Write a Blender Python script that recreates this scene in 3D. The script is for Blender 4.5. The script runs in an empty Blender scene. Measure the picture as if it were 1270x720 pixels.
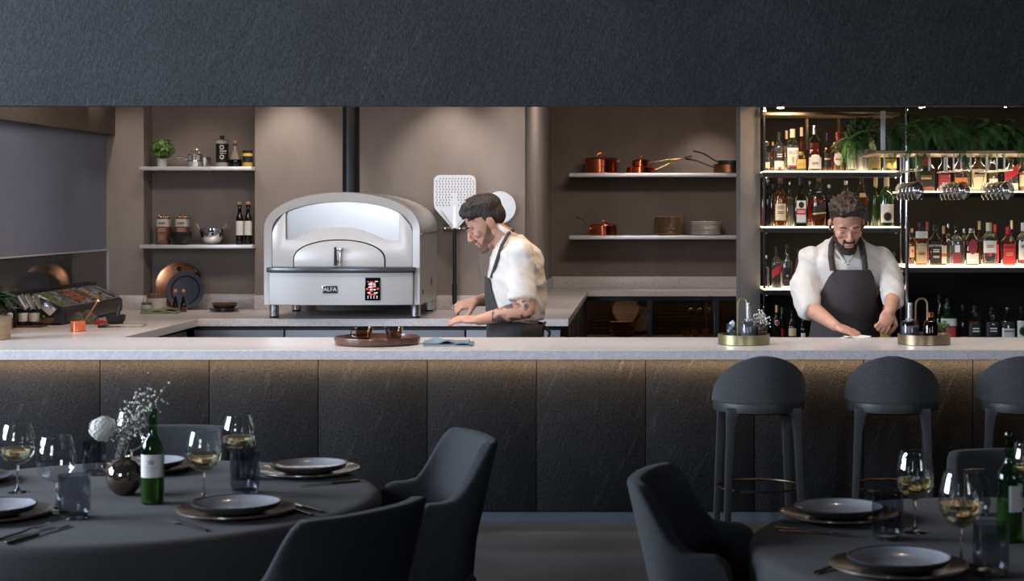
import bpy, bmesh, math, random
from mathutils import Vector, Matrix, Euler, noise
random.seed(7)
PI = math.pi
S = bpy.context.scene
COL = S.collection

# ------------------------------------------------------------------ camera
F, VX, VY, H = 2100.0, 800.0, 258.0, 1.76      # focal length (px), vanishing point (px), eye height (m)
cd = bpy.data.cameras.new('camera'); cam = bpy.data.objects.new('camera', cd); COL.objects.link(cam)
cam.location = (0, 0, H); cam.rotation_euler = (PI/2, 0, 0)
cd.sensor_fit = 'HORIZONTAL'; cd.sensor_width = 36; cd.lens = 36*F/1270
cd.shift_x = -(VX-635)/1270; cd.shift_y = -(360-VY)/1270
cd.clip_end = 100
cd.dof.use_dof = True; cd.dof.focus_distance = 10.8; cd.dof.aperture_fstop = 5.6
S.camera = cam
def X(px, Y): return (px-VX)*Y/F
def Z(py, Y): return H-(py-VY)*Y/F
def YZ(py, z): return (H-z)*F/(py-VY)           # depth of a point at height z seen at row py
def W(px, py, Y): return Vector((X(px, Y), Y, Z(py, Y)))

# ------------------------------------------------------------------ light
S.view_settings.view_transform = 'Standard'; S.view_settings.look = 'None'
S.view_settings.gamma = 1; S.view_settings.use_curve_mapping = False
S.view_settings.exposure = 0.0
S.cycles.use_denoising = True
S.cycles.max_bounces = 10; S.cycles.transparent_max_bounces = 24
S.cycles.transmission_bounces = 8; S.cycles.glossy_bounces = 4; S.cycles.diffuse_bounces = 3
S.cycles.caustics_reflective = False; S.cycles.caustics_refractive = False
S.cycles.sample_clamp_indirect = 4.0
w = bpy.data.worlds.new('world'); S.world = w; w.use_nodes = True
bg = w.node_tree.nodes['Background']; bg.inputs[0].default_value = (0.55, 0.68, 1.0, 1); bg.inputs[1].default_value = 0.035

def area(name, loc, target, sx, sy, power, col, spread=PI):
    l = bpy.data.lights.new(name, 'AREA'); l.shape = 'RECTANGLE'; l.size = sx; l.size_y = sy
    l.energy = power; l.color = col; l.spread = spread
    o = bpy.data.objects.new(name, l); COL.objects.link(o); o.location = loc
    o.rotation_euler = (Vector(target)-Vector(loc)).to_track_quat('-Z', 'Y').to_euler()
    return o
def spot(name, loc, target, power, col, angle=60, blend=0.6, r=0.03):
    l = bpy.data.lights.new(name, 'SPOT'); l.energy = power; l.color = col; l.spot_size = math.radians(angle)
    l.spot_blend = blend; l.shadow_soft_size = r
    o = bpy.data.objects.new(name, l); COL.objects.link(o); o.location = loc
    o.rotation_euler = (Vector(target)-Vector(loc)).to_track_quat('-Z', 'Y').to_euler()
    return o
COOL, WARM, NEUT = (0.72, 0.83, 1.0), (1.0, 0.70, 0.43), (1.0, 0.86, 0.75)
# daylight through the tall windows along the left side of the dining room, then two added frontal fills
area('window_and_fill_light', (-8.0, 4.6, 2.9), (0.5, 6.6, 0.8), 2.2, 2.4, 560, COOL)
area('window_and_fill_light', (-8.0, 7.4, 2.9), (0.5, 6.6, 0.8), 2.2, 2.4, 480, COOL)
area('window_and_fill_light', (-3.5, -2.5, 3.2), (-1.5, 9.0, 2.2), 2.0, 2.2, 19, (.78, .86, 1.0), math.radians(42))  # added fill from behind the camera, aimed at counter edge and bulkhead
area('window_and_fill_light', (5.0, -1.0, 3.2), (1.0, 9.0, 2.0), 1.6, 2.2, 9, (.9, .93, 1.0), math.radians(42))  # weaker added fill from the right, behind the camera
# kitchen ceiling lamps
area('kitchen_light', (-2.0, 10.9, 2.95), (-2.0, 11.5, 0), 3.4, 0.4, 44, NEUT)
area('kitchen_light', (0.0, 14.3, 2.95), (0.0, 15.2, 0), 1.2, 0.4, 30, NEUT)
area('counter_fill_light', (0.0, 9.85, 2.97), (0.0, 9.9, 0), 7.5, 0.15, 26, (1.0, .93, .88), math.radians(70))  # strip added overhead to brighten the counter top
for x, y, tx, ty, p in ((-2.78, 12.75, -2.72, 13.3, 48), (-1.55, 12.7, -1.45, 13.3, 50), (-1.05, 12.6, -0.9, 13.6, 22),
                        (-4.0, 12.6, -4.03, 13.3, 20), (-3.45, 12.6, -3.45, 13.5, 20), (0.6, 16.2, 0.65, 16.9, 44), (-0.1, 15.9, -0.2, 16.9, 5)):
    spot('wall_spot', (x, y, 2.93), (tx, ty, 1.0), p, NEUT, 75, 0.9)
spot('chef_spot', (-0.1, 10.6, 2.93), (-0.75, 10.85, 1.3), 74, (1.0, .64, .36), 50, 0.8, 0.12)
spot('bar_spot', (0.75, 9.95, 2.93), (1.25, 10.75, 1.3), 62, NEUT, 60, 0.8, 0.15)
spot('counter_spot', (-3.4, 10.6, 2.93), (-3.6, 11.3, 1.0), 40, WARM, 60, 0.9, 0.05)
for x, p in ((-1.7, 44), (1.25, 30)):
    spot('table_spot', (x*0.8, 7.6, 4.4), (x, 5.6, 0.75), p, WARM, 40, 0.7, 0.04)

# ------------------------------------------------------------------ materials
MATS = {}
def nodes(name):
    m = bpy.data.materials.new(name); m.use_nodes = True
    nt = m.node_tree; return m, nt, nt.nodes['Principled BSDF']
def mat(name, col, rough=0.5, metal=0.0, var=0.0, vscale=6.0, bump=0.0, bscale=80.0, bstretch=None, trans=0.0, ior=1.45,
        emit=None, estr=0.0, coat=0.0, col2=None, speck=None, sheen=0.0, detail=4.0, sub=0.0, aniso=0.0):
    if name in MATS: return MATS[name]
    m, nt, b = nodes(name); N, L = nt.nodes, nt.links
    c4 = (*col, 1)
    b.inputs['Base Color'].default_value = c4; b.inputs['Roughness'].default_value = rough
    b.inputs['Metallic'].default_value = metal; b.inputs['Transmission Weight'].default_value = trans
    b.inputs['IOR'].default_value = ior; b.inputs['Coat Weight'].default_value = coat
    b.inputs['Sheen Weight'].default_value = sheen
    if sub: b.inputs['Subsurface Weight'].default_value = sub; b.inputs['Subsurface Radius'].default_value = (.02, .008, .004)
    if aniso: b.inputs['Anisotropic'].default_value = aniso
    if emit: b.inputs['Emission Color'].default_value = (*emit, 1); b.inputs['Emission Strength'].default_value = estr
    tc = N.new('ShaderNodeTexCoord'); src = tc.outputs['Object']
    if bstretch:
        mp = N.new('ShaderNodeMapping'); mp.inputs['Scale'].default_value = bstretch[:3]
        if len(bstretch) > 3: mp.inputs['Rotation'].default_value = bstretch[3:]
        L.new(src, mp.inputs[0]); bsrc = mp.outputs[0]
    else: bsrc = src
    if var > 0 or col2:
        n = N.new('ShaderNodeTexNoise'); n.inputs['Scale'].default_value = vscale; n.inputs['Detail'].default_value = 6
        n.inputs['Roughness'].default_value = 0.6
        L.new(bsrc, n.inputs['Vector'])
        r = N.new('ShaderNodeValToRGB'); L.new(n.outputs['Fac'], r.inputs[0])
        a = col2 or tuple(x*(1-var) for x in col)
        r.color_ramp.elements[0].position = .3; r.color_ramp.elements[1].position = .7
        r.color_ramp.elements[0].color = (*a, 1)
        r.color_ramp.elements[1].color = c4 if col2 else (*[min(1, x*(1+var)) for x in col], 1)
        out = r.outputs[0]
        if speck:                                    # (scale, dark colour, threshold)
            v = N.new('ShaderNodeTexNoise'); v.inputs['Scale'].default_value = speck[0]; v.inputs['Detail'].default_value = 2
            L.new(src, v.inputs['Vector'])
            q = N.new('ShaderNodeValToRGB'); q.color_ramp.elements[0].position = speck[2]; q.color_ramp.elements[1].position = speck[2]+.06
            q.color_ramp.elements[0].color = (0, 0, 0, 1); q.color_ramp.elements[1].color = (1, 1, 1, 1)
            L.new(v.outputs['Fac'], q.inputs[0])
            mx = N.new('ShaderNodeMix'); mx.data_type = 'RGBA'; mx.inputs[7].default_value = (*speck[1], 1)
            L.new(q.outputs[0], mx.inputs[0]); L.new(out, mx.inputs[6]); out = mx.outputs[2]
        L.new(out, b.inputs['Base Color'])
    if bump > 0:
        n = N.new('ShaderNodeTexNoise'); n.inputs['Scale'].default_value = bscale; n.inputs['Detail'].default_value = detail
        L.new(bsrc, n.inputs['Vector'])
        bp = N.new('ShaderNodeBump'); bp.inputs['Strength'].default_value = bump; bp.inputs['Distance'].default_value = .02
        L.new(n.outputs['Fac'], bp.inputs['Height']); L.new(bp.outputs[0], b.inputs['Normal'])
    MATS[name] = m; return m

def slate(name, c0, c1, rough, bump, fine, streak, spec=.5, grain=.5):
    """dark stone sheet: fine grain, cloudy tone, diagonal scratches"""
    m, nt, b = nodes(name); N, L = nt.nodes, nt.links
    tc = N.new('ShaderNodeTexCoord')
    n = N.new('ShaderNodeTexNoise'); n.inputs['Scale'].default_value = 1.6; n.inputs['Detail'].default_value = 8; n.inputs['Roughness'].default_value = .65
    L.new(tc.outputs['Object'], n.inputs['Vector'])
    r = N.new('ShaderNodeValToRGB'); r.color_ramp.elements[0].position = .32; r.color_ramp.elements[1].position = .7
    r.color_ramp.elements[0].color = (*c0, 1); r.color_ramp.elements[1].color = (*c1, 1); L.new(n.outputs['Fac'], r.inputs[0])
    m0 = N.new('ShaderNodeMapping'); m0.inputs['Rotation'].default_value = (0, -.42, 0); L.new(tc.outputs['Object'], m0.inputs[0])
    mp = N.new('ShaderNodeMapping'); mp.inputs['Scale'].default_value = (14, 14, 1.6); L.new(m0.outputs[0], mp.inputs[0])
    s = N.new('ShaderNodeTexNoise'); s.inputs['Scale'].default_value = 2.2; s.inputs['Detail'].default_value = 5; s.inputs['Roughness'].default_value = .7
    s.inputs['Distortion'].default_value = .6
    L.new(mp.outputs[0], s.inputs['Vector'])
    q = N.new('ShaderNodeValToRGB'); q.color_ramp.elements[0].position = .57; q.color_ramp.elements[1].position = .68
    q.color_ramp.elements[0].color = (0, 0, 0, 1); q.color_ramp.elements[1].color = (1, 1, 1, 1); L.new(s.outputs['Fac'], q.inputs[0])
    mx = N.new('ShaderNodeMix'); mx.data_type = 'RGBA'; L.new(r.outputs[0], mx.inputs[6]); mx.inputs[7].default_value = (*[x*2.6 for x in c1], 1)
    ml = N.new('ShaderNodeMath'); ml.operation = 'MULTIPLY'; ml.inputs[1].default_value = streak; L.new(q.outputs[0], ml.inputs[0])
    L.new(ml.outputs[0], mx.inputs[0]); b.inputs['Specular IOR Level'].default_value = spec
    b.inputs['Roughness'].default_value = rough
    f = N.new('ShaderNodeTexNoise'); f.inputs['Scale'].default_value = fine; f.inputs['Detail'].default_value = 8; f.inputs['Roughness'].default_value = .7
    L.new(tc.outputs['Object'], f.inputs['Vector'])
    gr = N.new('ShaderNodeMapRange'); gr.inputs[1].default_value = .35; gr.inputs[2].default_value = .65; gr.inputs[3].default_value = 1-grain; gr.inputs[4].default_value = 1+grain
    L.new(f.outputs['Fac'], gr.inputs[0]); hs = N.new('ShaderNodeVectorMath'); hs.operation = 'SCALE'
    L.new(mx.outputs[2], hs.inputs[0]); L.new(gr.outputs[0], hs.inputs[3]); L.new(hs.outputs[0], b.inputs['Base Color'])
    ad = N.new('ShaderNodeMath'); ad.operation = 'MULTIPLY_ADD'; ad.inputs[1].default_value = .5
    L.new(s.outputs['Fac'], ad.inputs[0]); L.new(f.outputs['Fac'], ad.inputs[2])
    bp = N.new('ShaderNodeBump'); bp.inputs['Strength'].default_value = bump; bp.inputs['Distance'].default_value = .008
    L.new(ad.outputs[0], bp.inputs['Height']); L.new(bp.outputs[0], b.inputs['Normal'])
    MATS[name] = m; return m

def thin_glass(name, tint=(.96, .97, .97), rough=.01, ior=1.5):
    if name in MATS: return MATS[name]
    m = bpy.data.materials.new(name); m.use_nodes = True; nt = m.node_tree; N, L = nt.nodes, nt.links
    N.remove(N['Principled BSDF'])
    t = N.new('ShaderNodeBsdfTransparent'); t.inputs[0].default_value = (*tint, 1)
    g = N.new('ShaderNodeBsdfGlossy'); g.inputs['Roughness'].default_value = rough
    lw = N.new('ShaderNodeLayerWeight'); lw.inputs[0].default_value = .5
    pw = N.new('ShaderNodeMath'); pw.operation = 'POWER'; pw.inputs[1].default_value = 4.0; L.new(lw.outputs['Facing'], pw.inputs[0])
    f0 = ((ior-1)/(ior+1))**2
    f = N.new('ShaderNodeMath'); f.operation = 'MULTIPLY_ADD'; f.inputs[1].default_value = .85-f0; f.inputs[2].default_value = f0; L.new(pw.outputs[0], f.inputs[0])
    x = N.new('ShaderNodeMixShader'); L.new(f.outputs[0], x.inputs[0]); L.new(t.outputs[0], x.inputs[1]); L.new(g.outputs[0], x.inputs[2])
    L.new(x.outputs[0], N['Material Output'].inputs[0]); MATS[name] = m; return m
def emis(name, col, s): return mat(name, (0, 0, 0), .5, emit=col, estr=s)

M_bulk = slate('charcoal_slate_band', (.0100, .0106, .0122), (.022, .022, .0235), .6, .9, 70, .3, .35, .75)
M_panel = slate('slate_panel', (.0066, .0070, .0084), (.015, .0148, .0158), .55, .7, 80, .5, .14, .8)
M_beam = mat('brown_stone', (.12, .098, .078), .55, var=.25, vscale=30, bump=.5, bscale=150)
M_plaster = mat('taupe_plaster', (.27, .230, .213), .75, var=.13, vscale=2.0, bump=.10, bscale=14, bstretch=(1.4, 1.4, .8, 0, .6, 0))
M_recess = mat('umber_plaster', (.165, .128, .110), .75, var=.16, vscale=2.0, bump=.10, bscale=12, bstretch=(1.4, 1.4, .8, 0, .6, 0))
M_pillar = mat('pillar_plaster', (.16, .15, .148), .7, var=.2, vscale=3.0, bump=.15, bscale=14)
M_blue = mat('blue_plaster', (.155, .18, .245), .6, var=.12, vscale=1.6, bump=.06, bscale=12)
M_floor = mat('polished_concrete', (.050, .050, .052), .4, var=.3, vscale=2.2, bump=.03, bscale=6)
M_stone = mat('speckled_stone', (.62, .575, .57), .28, var=.12, vscale=45, speck=(170, (.22, .20, .20), .62))
M_dark = mat('bar_back', (.010, .0096, .0094), .6, var=.15, vscale=3)
MATS['bar_back'].node_tree.nodes['Principled BSDF'].inputs['Specular IOR Level'].default_value = .08
M_ceil = mat('dark_ceiling', (.05, .048, .046), .8, var=.1)
M_steel = mat('brushed_steel', (.62, .62, .63), .25, 1.0, bump=.02, bscale=200)
M_chrome = mat('chrome', (.75, .75, .77), .08, 1.0)
M_shelf = mat('shelf_aluminium', (.80, .80, .83), .35, .6, var=.04)
M_copper = mat('copper', (.90, .24, .12), .18, 1.0, var=.06, vscale=20)
M_brass = mat('brass', (.62, .43, .20), .25, 1.0, var=.05)
M_olivebrass = mat('olive_brass', (.33, .31, .17), .35, 1.0, var=.08)
M_bronze = mat('bronze', (.32, .24, .16), .32, 1.0, var=.08)
M_black = mat('black_plastic', (.012, .012, .013), .4)
M_blackmetal = mat('black_metal', (.02, .021, .024), .35, .5, var=.1)
M_blackgloss = mat('black_gloss', (.006, .006, .007), .08)
M_gmetal = mat('grey_metal_front', (.34, .34, .36), .5, .0, var=.05)
M_white = mat('white_label', (.72, .70, .66), .6, var=.04, vscale=40)
M_cream = mat('cream_label', (.74, .62, .42), .6, var=.06, vscale=40)
M_wood = mat('walnut', (.115, .045, .026), .35, var=.35, vscale=5, bstretch=(2, 14, 14), coat=.3)
M_woodlt = mat('light_wood', (.42, .27, .15), .5, var=.25, vscale=5, bstretch=(2, 14, 14))
M_wooddk = mat('dark_lid_wood', (.16, .09, .055), .55, var=.3, vscale=8, bstretch=(12, 12, 2))
M_cork = mat('cork', (.45, .26, .13), .8, var=.25, vscale=60)
M_fabric = mat('charcoal_fabric', (.036, .037, .040), .9, var=.28, vscale=140, bump=.35, bscale=260, sheen=.08)
M_stoolfab = mat('grey_tweed', (.052, .051, .053), .9, var=.4, vscale=120, bump=.4, bscale=220, sheen=.08)
M_stoolwood = mat('black_ash', (.028, .029, .030), .5, var=.2, vscale=6, bstretch=(14, 14, 2))
M_cloth = mat('slate_tablecloth', (.058, .055, .056), .85, var=.12, vscale=90, bump=.15, bscale=250, sheen=.05)
M_oven = mat('oven_enamel', (.50, .49, .48), .33, .25, bump=.01, bscale=300)
M_ovenwhite = mat('oven_white', (.60, .59, .585), .3, .1)
M_skin = mat('skin', (.52, .275, .19), .5, var=.10, vscale=25, bump=.04, bscale=120, sub=.12)
M_hair = mat('dark_hair', (.022, .016, .013), .45, var=.5, vscale=60, bump=.8, bscale=90, bstretch=(1, 1, .35))
M_hairb = mat('brown_hair', (.05, .030, .021), .45, var=.5, vscale=60, bump=.8, bscale=90, bstretch=(1, 1, .35))
M_shirt = mat('white_cotton', (.66, .625, .58), .85, var=.05, vscale=8, bump=.35, bscale=9, sheen=.1)
M_apron = mat('charcoal_apron', (.045, .042, .043), .85, var=.15, vscale=60, bump=.25, bscale=14)
M_apronb = mat('brown_apron', (.055, .044, .046), .85, var=.15, vscale=60, bump=.25, bscale=12)
M_glass = thin_glass('clear_glass')
M_stemware = thin_glass('stemware_glass', (.95, .95, .95), .01, 2.2)
M_smoke = thin_glass('smoked_glass', (.74, .75, .77))
M_smokebrown = thin_glass('bronze_glass', (.66, .55, .43))
M_solid = mat('solid_glass', (.95, .97, .97), .02, trans=1.0, ior=1.45)
M_wine = mat('white_wine', (.93, .83, .50), .02, trans=1.0, ior=1.33)
M_green = mat('green_glass', (.10, .42, .14), .03, trans=.92, ior=1.3)
M_leaf = mat('herb_leaf', (.10, .20, .045), .55, var=.4, vscale=40)
M_fern = mat('fern_leaf', (.038, .115, .026), .5, var=.45, vscale=25)
M_darkleaf = mat('dark_leaf', (.022, .055, .022), .4, var=.3, vscale=25)
M_plate = mat('grey_stoneware', (.36, .36, .385), .2, var=.1, vscale=14, coat=.5)
M_platerim = mat('dark_stoneware', (.05, .052, .06), .3, var=.1)
M_charger = mat('brown_stoneware', (.13, .088, .068), .28, var=.15, vscale=18, coat=.3)
M_bowlblk = mat('black_ceramic', (.018, .019, .022), .4, var=.1)
M_ceram = mat('ivory_ceramic', (.50, .46, .42), .5, var=.08)
M_bluepl = mat('blue_slate_ceramic', (.05, .062, .09), .55, var=.1)
M_linen = mat('sage_linen', (.23, .25, .15), .9, var=.12, vscale=60, bump=.2, bscale=150)
M_bluelinen = mat('blue_grey_linen', (.16, .21, .24), .9, var=.15, vscale=40, bump=.2, bscale=150)
M_blkmetalcut = mat('dark_cutlery', (.16, .13, .12), .28, 1.0)
M_coppercut = mat('copper_cutlery', (.50, .32, .23), .25, 1.0)
M_petal = mat('white_petal', (.78, .76, .70), .7, var=.06)
M_stem = mat('stem_green', (.10, .11, .05), .6)
M_concrete = mat('concrete_pot', (.40, .40, .42), .8, var=.15, vscale=30)
M_plantbox = mat('plywood', (.46, .35, .23), .6, var=.15, vscale=4, bstretch=(2, 2, 14))
M_led = emis('led_panel', (1.0, .78, .50), 5.0)
M_bulb = emis('bulb', (1.0, .80, .55), 40.0)
M_redled = emis('red_digits', (1.0, .05, .04), 2.0)
M_whiteled = emis('white_digits', (.9, .95, 1.0), 1.2)
M_screen = mat('screen_glass', (.004, .004, .005), .06)
M_navy = mat('navy_badge', (.012, .016, .03), .7)
M_silver = mat('silver_print', (.72, .72, .72), .35, .4)
def flat(name, c, r=.55): return mat(name, c, r, var=.05, vscale=30)
M_red = flat('red_print', (.55, .035, .045)); M_maroon = flat('maroon_print', (.26, .035, .05)); M_grn = flat('green_print', (.07, .22, .08))
M_blk = flat('black_print', (.014, .014, .015)); M_yel = flat('yellow_print', (.62, .42, .10)); M_org = flat('orange_print', (.58, .17, .05))
M_gold = mat('gold_print', (.60, .42, .18), .4, .6); M_tan = flat('tan_print', (.46, .34, .20))

# ------------------------------------------------------------------ mesh building
class B:
    def __init__(s): s.bm = bmesh.new()
    def _new(s, vs, M=None):
        return [s.bm.verts.new(M @ Vector(v) if M else Vector(v)) for v in vs]
    def face(s, vs):
        try: return s.bm.faces.new(vs)
        except ValueError: return None
    def box(s, x0, x1, y0, y1, z0, z1, bev=0.0, M=None, seg=2):
        t = bmesh.new(); bmesh.ops.create_cube(t, size=1)
        for v in t.verts: v.co = Vector(((x0+x1)/2+v.co.x*(x1-x0), (y0+y1)/2+v.co.y*(y1-y0), (z0+z1)/2+v.co.z*(z1-z0)))
        if bev > 0: bmesh.ops.bevel(t, geom=list(t.edges), offset=min(bev, .49*min(abs(x1-x0), abs(y1-y0), abs(z1-z0))), segments=seg, profile=.5, affect='EDGES')
        s._merge(t, M); return s
    def _merge(s, t, M=None):
        mp = {}
        for v in t.verts: mp[v] = s.bm.verts.new(M @ v.co if M else v.co)
        for f in t.faces: s.face([mp[v] for v in f.verts])
        t.free()
    def rings(s, rings, cap0=True, cap1=True, closed=True):
        R = [s._new(r) for r in rings]
        n = len(R[0])
        for a, b in zip(R, R[1:]):
            for i in range(n if closed else n-1):
                j = (i+1) % n; s.face([a[i], a[j], b[j], b[i]])
        if cap0: s.face(R[0][::-1])
        if cap1: s.face(R[-1])
        return s
    def lathe(s, prof, n=24, c=(0, 0, 0), M=None, p=2.0, cap0=True, cap1=True, rot=0.0, ps=None):
        """prof: (r, z) pairs bottom to top; p>2 squares the section"""
        rr = []
        for k, (r, z) in enumerate(prof):
            q = ps[k] if ps else p; ring = []
            for i in range(n):
                a = 2*PI*i/n+rot; ca, sa = math.cos(a), math.sin(a)
                g = 1.0 if q == 2 else 1/((abs(ca)**q+abs(sa)**q)**(1/q))
                v = Vector((c[0]+max(r, 1e-5)*g*ca, c[1]+max(r, 1e-5)*g*sa, c[2]+z))
                ring.append(M @ v if M else v)
            rr.append(ring)
        return s.rings(rr, cap0, cap1)
    def cone(s, p0, p1, r0, r1=None, n=12, cap=True):
        r1 = r0 if r1 is None else r1; p0, p1 = Vector(p0), Vector(p1)
        q = (p1-p0).to_track_quat('Z', 'Y').to_matrix()
        rr = []
        for p, r in ((p0, r0), (p1, r1)):
            rr.append([p+q @ Vector((r*math.cos(2*PI*i/n), r*math.sin(2*PI*i/n), 0)) for i in range(n)])
        return s.rings(rr, cap, cap)
    def tube(s, pts, r, n=8, rs=None, closed=False):
        pts = [Vector(p) for p in pts]; rr = []; up = None
        m = len(pts)
        for i, p in enumerate(pts):
            d = (pts[(i+1) % m] if (closed or i+1 < m) else p)-(pts[i-1] if (closed or i > 0) else p)
            d.normalize()
            if up is None: up = d.orthogonal().normalized()
            up = (up-d*up.dot(d)).normalized(); sd = d.cross(up); q = rs[i] if rs else r
            rr.append([p+(up*math.cos(2*PI*k/n)+sd*math.sin(2*PI*k/n))*q for k in range(n)])
        if closed: rr.append(rr[0]); return s.rings(rr, False, False)
        return s.rings(rr)
    def ell(s, c, r, rot=None, u=16, v=10):
        r = (r, r, r) if not hasattr(r, '__len__') else r
        t = bmesh.new(); bmesh.ops.create_uvsphere(t, u_segments=u, v_segments=v, radius=1)
        M = Matrix.Translation(Vector(c)) @ (Euler(rot).to_matrix().to_4x4() if rot else Matrix()) @ Matrix.Diagonal((*r, 1))
        s._merge(t, M); return s
    def ico(s, c, r, sub=1, M=None):
        t = bmesh.new(); bmesh.ops.create_icosphere(t, subdivisions=sub, radius=r)
        s._merge(t, Matrix.Translation(Vector(c)) @ (M or Matrix())); return s
    def cap(s, p0, p1, r0, r1=None, n=14):
        """tapered capsule"""
        r1 = r0 if r1 is None else r1
        s.cone(p0, p1, r0, r1, n); s.ell(p0, r0, u=n, v=8); s.ell(p1, r1, u=n, v=8); return s
    def prism(s, poly, a, b, axis='y', M=None):
        def P(u, v, w):
            return {'y': (u, w, v), 'z': (u, v, w), 'x': (w, u, v)}[axis]
        r0 = s._new([P(u, v, a) for u, v in poly], M); r1 = s._new([P(u, v, b) for u, v in poly], M)
        n = len(poly)
        for i in range(n): s.face([r0[i], r0[(i+1) % n], r1[(i+1) % n], r1[i]])
        s.face(r0[::-1]); s.face(r1); return s
    def quad(s, a, b, c, d): s.face(s._new([a, b, c, d])); return s
    def xf(s, M):
        for v in s.bm.verts: v.co = M @ v.co
        return s
    def bevel(s, off, seg=2, ang=40):
        bmesh.ops.recalc_face_normals(s.bm, faces=s.bm.faces)
        es = [e for e in s.bm.edges if len(e.link_faces) == 2 and e.calc_face_angle(0) > math.radians(ang)]
        bmesh.ops.bevel(s.bm, geom=es, offset=off, segments=seg, profile=.5, affect='EDGES'); return s
    def mesh(s, name, m, smooth=True, ang=40):
        bmesh.ops.recalc_face_normals(s.bm, faces=s.bm.faces)
        me = bpy.data.meshes.new(name); s.bm.to_mesh(me); s.bm.free()
        for q in (m if isinstance(m, (list, tuple)) else [m]): me.materials.append(q)
        if smooth:
            me.polygons.foreach_set('use_smooth', [True]*len(me.polygons)); me.set_sharp_from_angle(angle=math.radians(ang))
        return me
    def ob(s, name, m, parent=None, loc=(0, 0, 0), rot=(0, 0, 0), smooth=True, ang=40):
        o = bpy.data.objects.new(name, s.mesh(name, m, smooth, ang)); COL.objects.link(o)
        o.location = loc; o.rotation_euler = rot
        if parent: o.parent = parent
        return o
def tag(o, label, cat, group=None):
    o['label'] = label; o['category'] = cat
    if group: o['group'] = group
    return o
def thing(name, label, cat, loc=(0, 0, 0), rz=0.0, group=None):
    o = bpy.data.objects.new(name, None); COL.objects.link(o); o.empty_display_size = .05
    o.location = loc; o.rotation_euler = (0, 0, rz); return tag(o, label, cat, group)
def struct(o): o['kind'] = 'structure'; return o
def dup(root, loc=None, rz=None, label=None, group=None, scale=None):
    r = root.copy(); COL.objects.link(r)
    if loc is not None: r.location = loc
    if rz is not None: r.rotation_euler = (0, 0, rz)
    if label: r['label'] = label
    if group: r['group'] = group
    if scale: r.scale = (scale,)*3
    def kids(src, dst):
        for ch in [c for c in list(COL.objects) if c.parent == src]:
            c = ch.copy(); COL.objects.link(c); c.parent = dst; kids(ch, c)
    kids(root, r); return r
TXT = {}
def text_mesh(s, size, m, depth=.0006, shear=0.0):
    k = (s, size, m.name)
    if k in TXT: return TXT[k]
    c = bpy.data.curves.new('lettering', 'FONT'); c.body = s; c.size = size; c.extrude = depth; c.align_x = 'CENTER'; c.align_y = 'CENTER'; c.shear = shear
    c.resolution_u = 2
    o = bpy.data.objects.new('lettering', c); COL.objects.link(o)
    dg = bpy.context.evaluated_depsgraph_get(); me = bpy.data.meshes.new_from_object(o.evaluated_get(dg))
    bpy.data.objects.remove(o); bpy.data.curves.remove(c); me.materials.clear(); me.materials.append(m); TXT[k] = me; return me
def text(s, size, m, parent, loc, rot=(PI/2, 0, 0), name='lettering', sx=1.0):
    o = bpy.data.objects.new(name, text_mesh(s, size, m)); COL.objects.link(o); o.parent = parent; o.location = loc; o.rotation_euler = rot
    o.scale = (sx, 1, 1); return o
def remesh(b, voxel, smooth=2):
    """union of overlapping closed shapes as one continuous surface"""
    bmesh.ops.recalc_face_normals(b.bm, faces=b.bm.faces)
    me = bpy.data.meshes.new('tmp'); b.bm.to_mesh(me)
    o = bpy.data.objects.new('tmp', me); COL.objects.link(o)
    md = o.modifiers.new('r', 'REMESH'); md.mode = 'VOXEL'; md.voxel_size = voxel
    if smooth:
        sm = o.modifiers.new('s', 'SMOOTH'); sm.iterations = smooth; sm.factor = .5
    dg = bpy.context.evaluated_depsgraph_get(); e = o.evaluated_get(dg); m2 = bpy.data.meshes.new_from_object(e)
    bpy.data.objects.remove(o); bpy.data.meshes.remove(me)
    b.bm.free(); b.bm = bmesh.new(); b.bm.from_mesh(m2); bpy.data.meshes.remove(m2); return b
def curve2d(outline, holes, depth):
    """flat plate with holes cut through it, in the xz plane, thickness along y"""
    c = bpy.data.curves.new('tmp', 'CURVE'); c.dimensions = '2D'; c.fill_mode = 'BOTH'; c.extrude = depth/2
    for poly in [outline]+holes:
        sp = c.splines.new('POLY'); sp.points.add(len(poly)-1); sp.use_cyclic_u = True
        for q, (x, z) in zip(sp.points, poly): q.co = (x, z, 0, 1)
    o = bpy.data.objects.new('tmp', c); COL.objects.link(o)
    dg = bpy.context.evaluated_depsgraph_get(); me = bpy.data.meshes.new_from_object(o.evaluated_get(dg))
    bpy.data.objects.remove(o); b = B(); b.bm.from_mesh(me); bpy.data.meshes.remove(me); bpy.data.curves.remove(c)
    bmesh.ops.remove_doubles(b.bm, verts=b.bm.verts, dist=1e-5)
    b.xf(Matrix.Rotation(PI/2, 4, 'X')); return b

# ------------------------------------------------------------------ the setting
YF, YB, YC, YW, YN, YR = 9.43, 10.37, 12.11, 13.17, 13.40, 16.80
CT = .97                                              # worktop height
XL, XS, XE = -4.19, -.934, -.548
struct(B().box(-9, 9, -4, 17.2, -.12, 0).ob('floor', M_floor))
struct(B().box(-9, 9, YF+.02, YF+.11, 2.33, 5.4, .004).ob('wall_front', M_bulk))
struct(B().box(-7, 7, YF+.11, 17.2, 3.0, 3.1).ob('ceiling', M_ceil))
struct(B().box(-7, XL, 10.45, 13.7, 0, 3.0).ob('wall_left', M_blue))
struct(B().box(XL, -4.12, YF+.11, YW, 2.33, 3.0, .003).ob('trim_1', M_beam))
b = B(); b.box(XL, -3.9, YW, 13.7, 0, 3.0); b.box(-3.9, -3.035, YN, 13.7, 0, 3.0); b.box(-3.035, XS, YW, YR, 0, 3.0)
struct(b.ob('wall_back', M_plaster))
struct(B().box(XS, 4.4, YR, 17.1, 0, 3.0).ob('wall_recess', M_recess))
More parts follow.
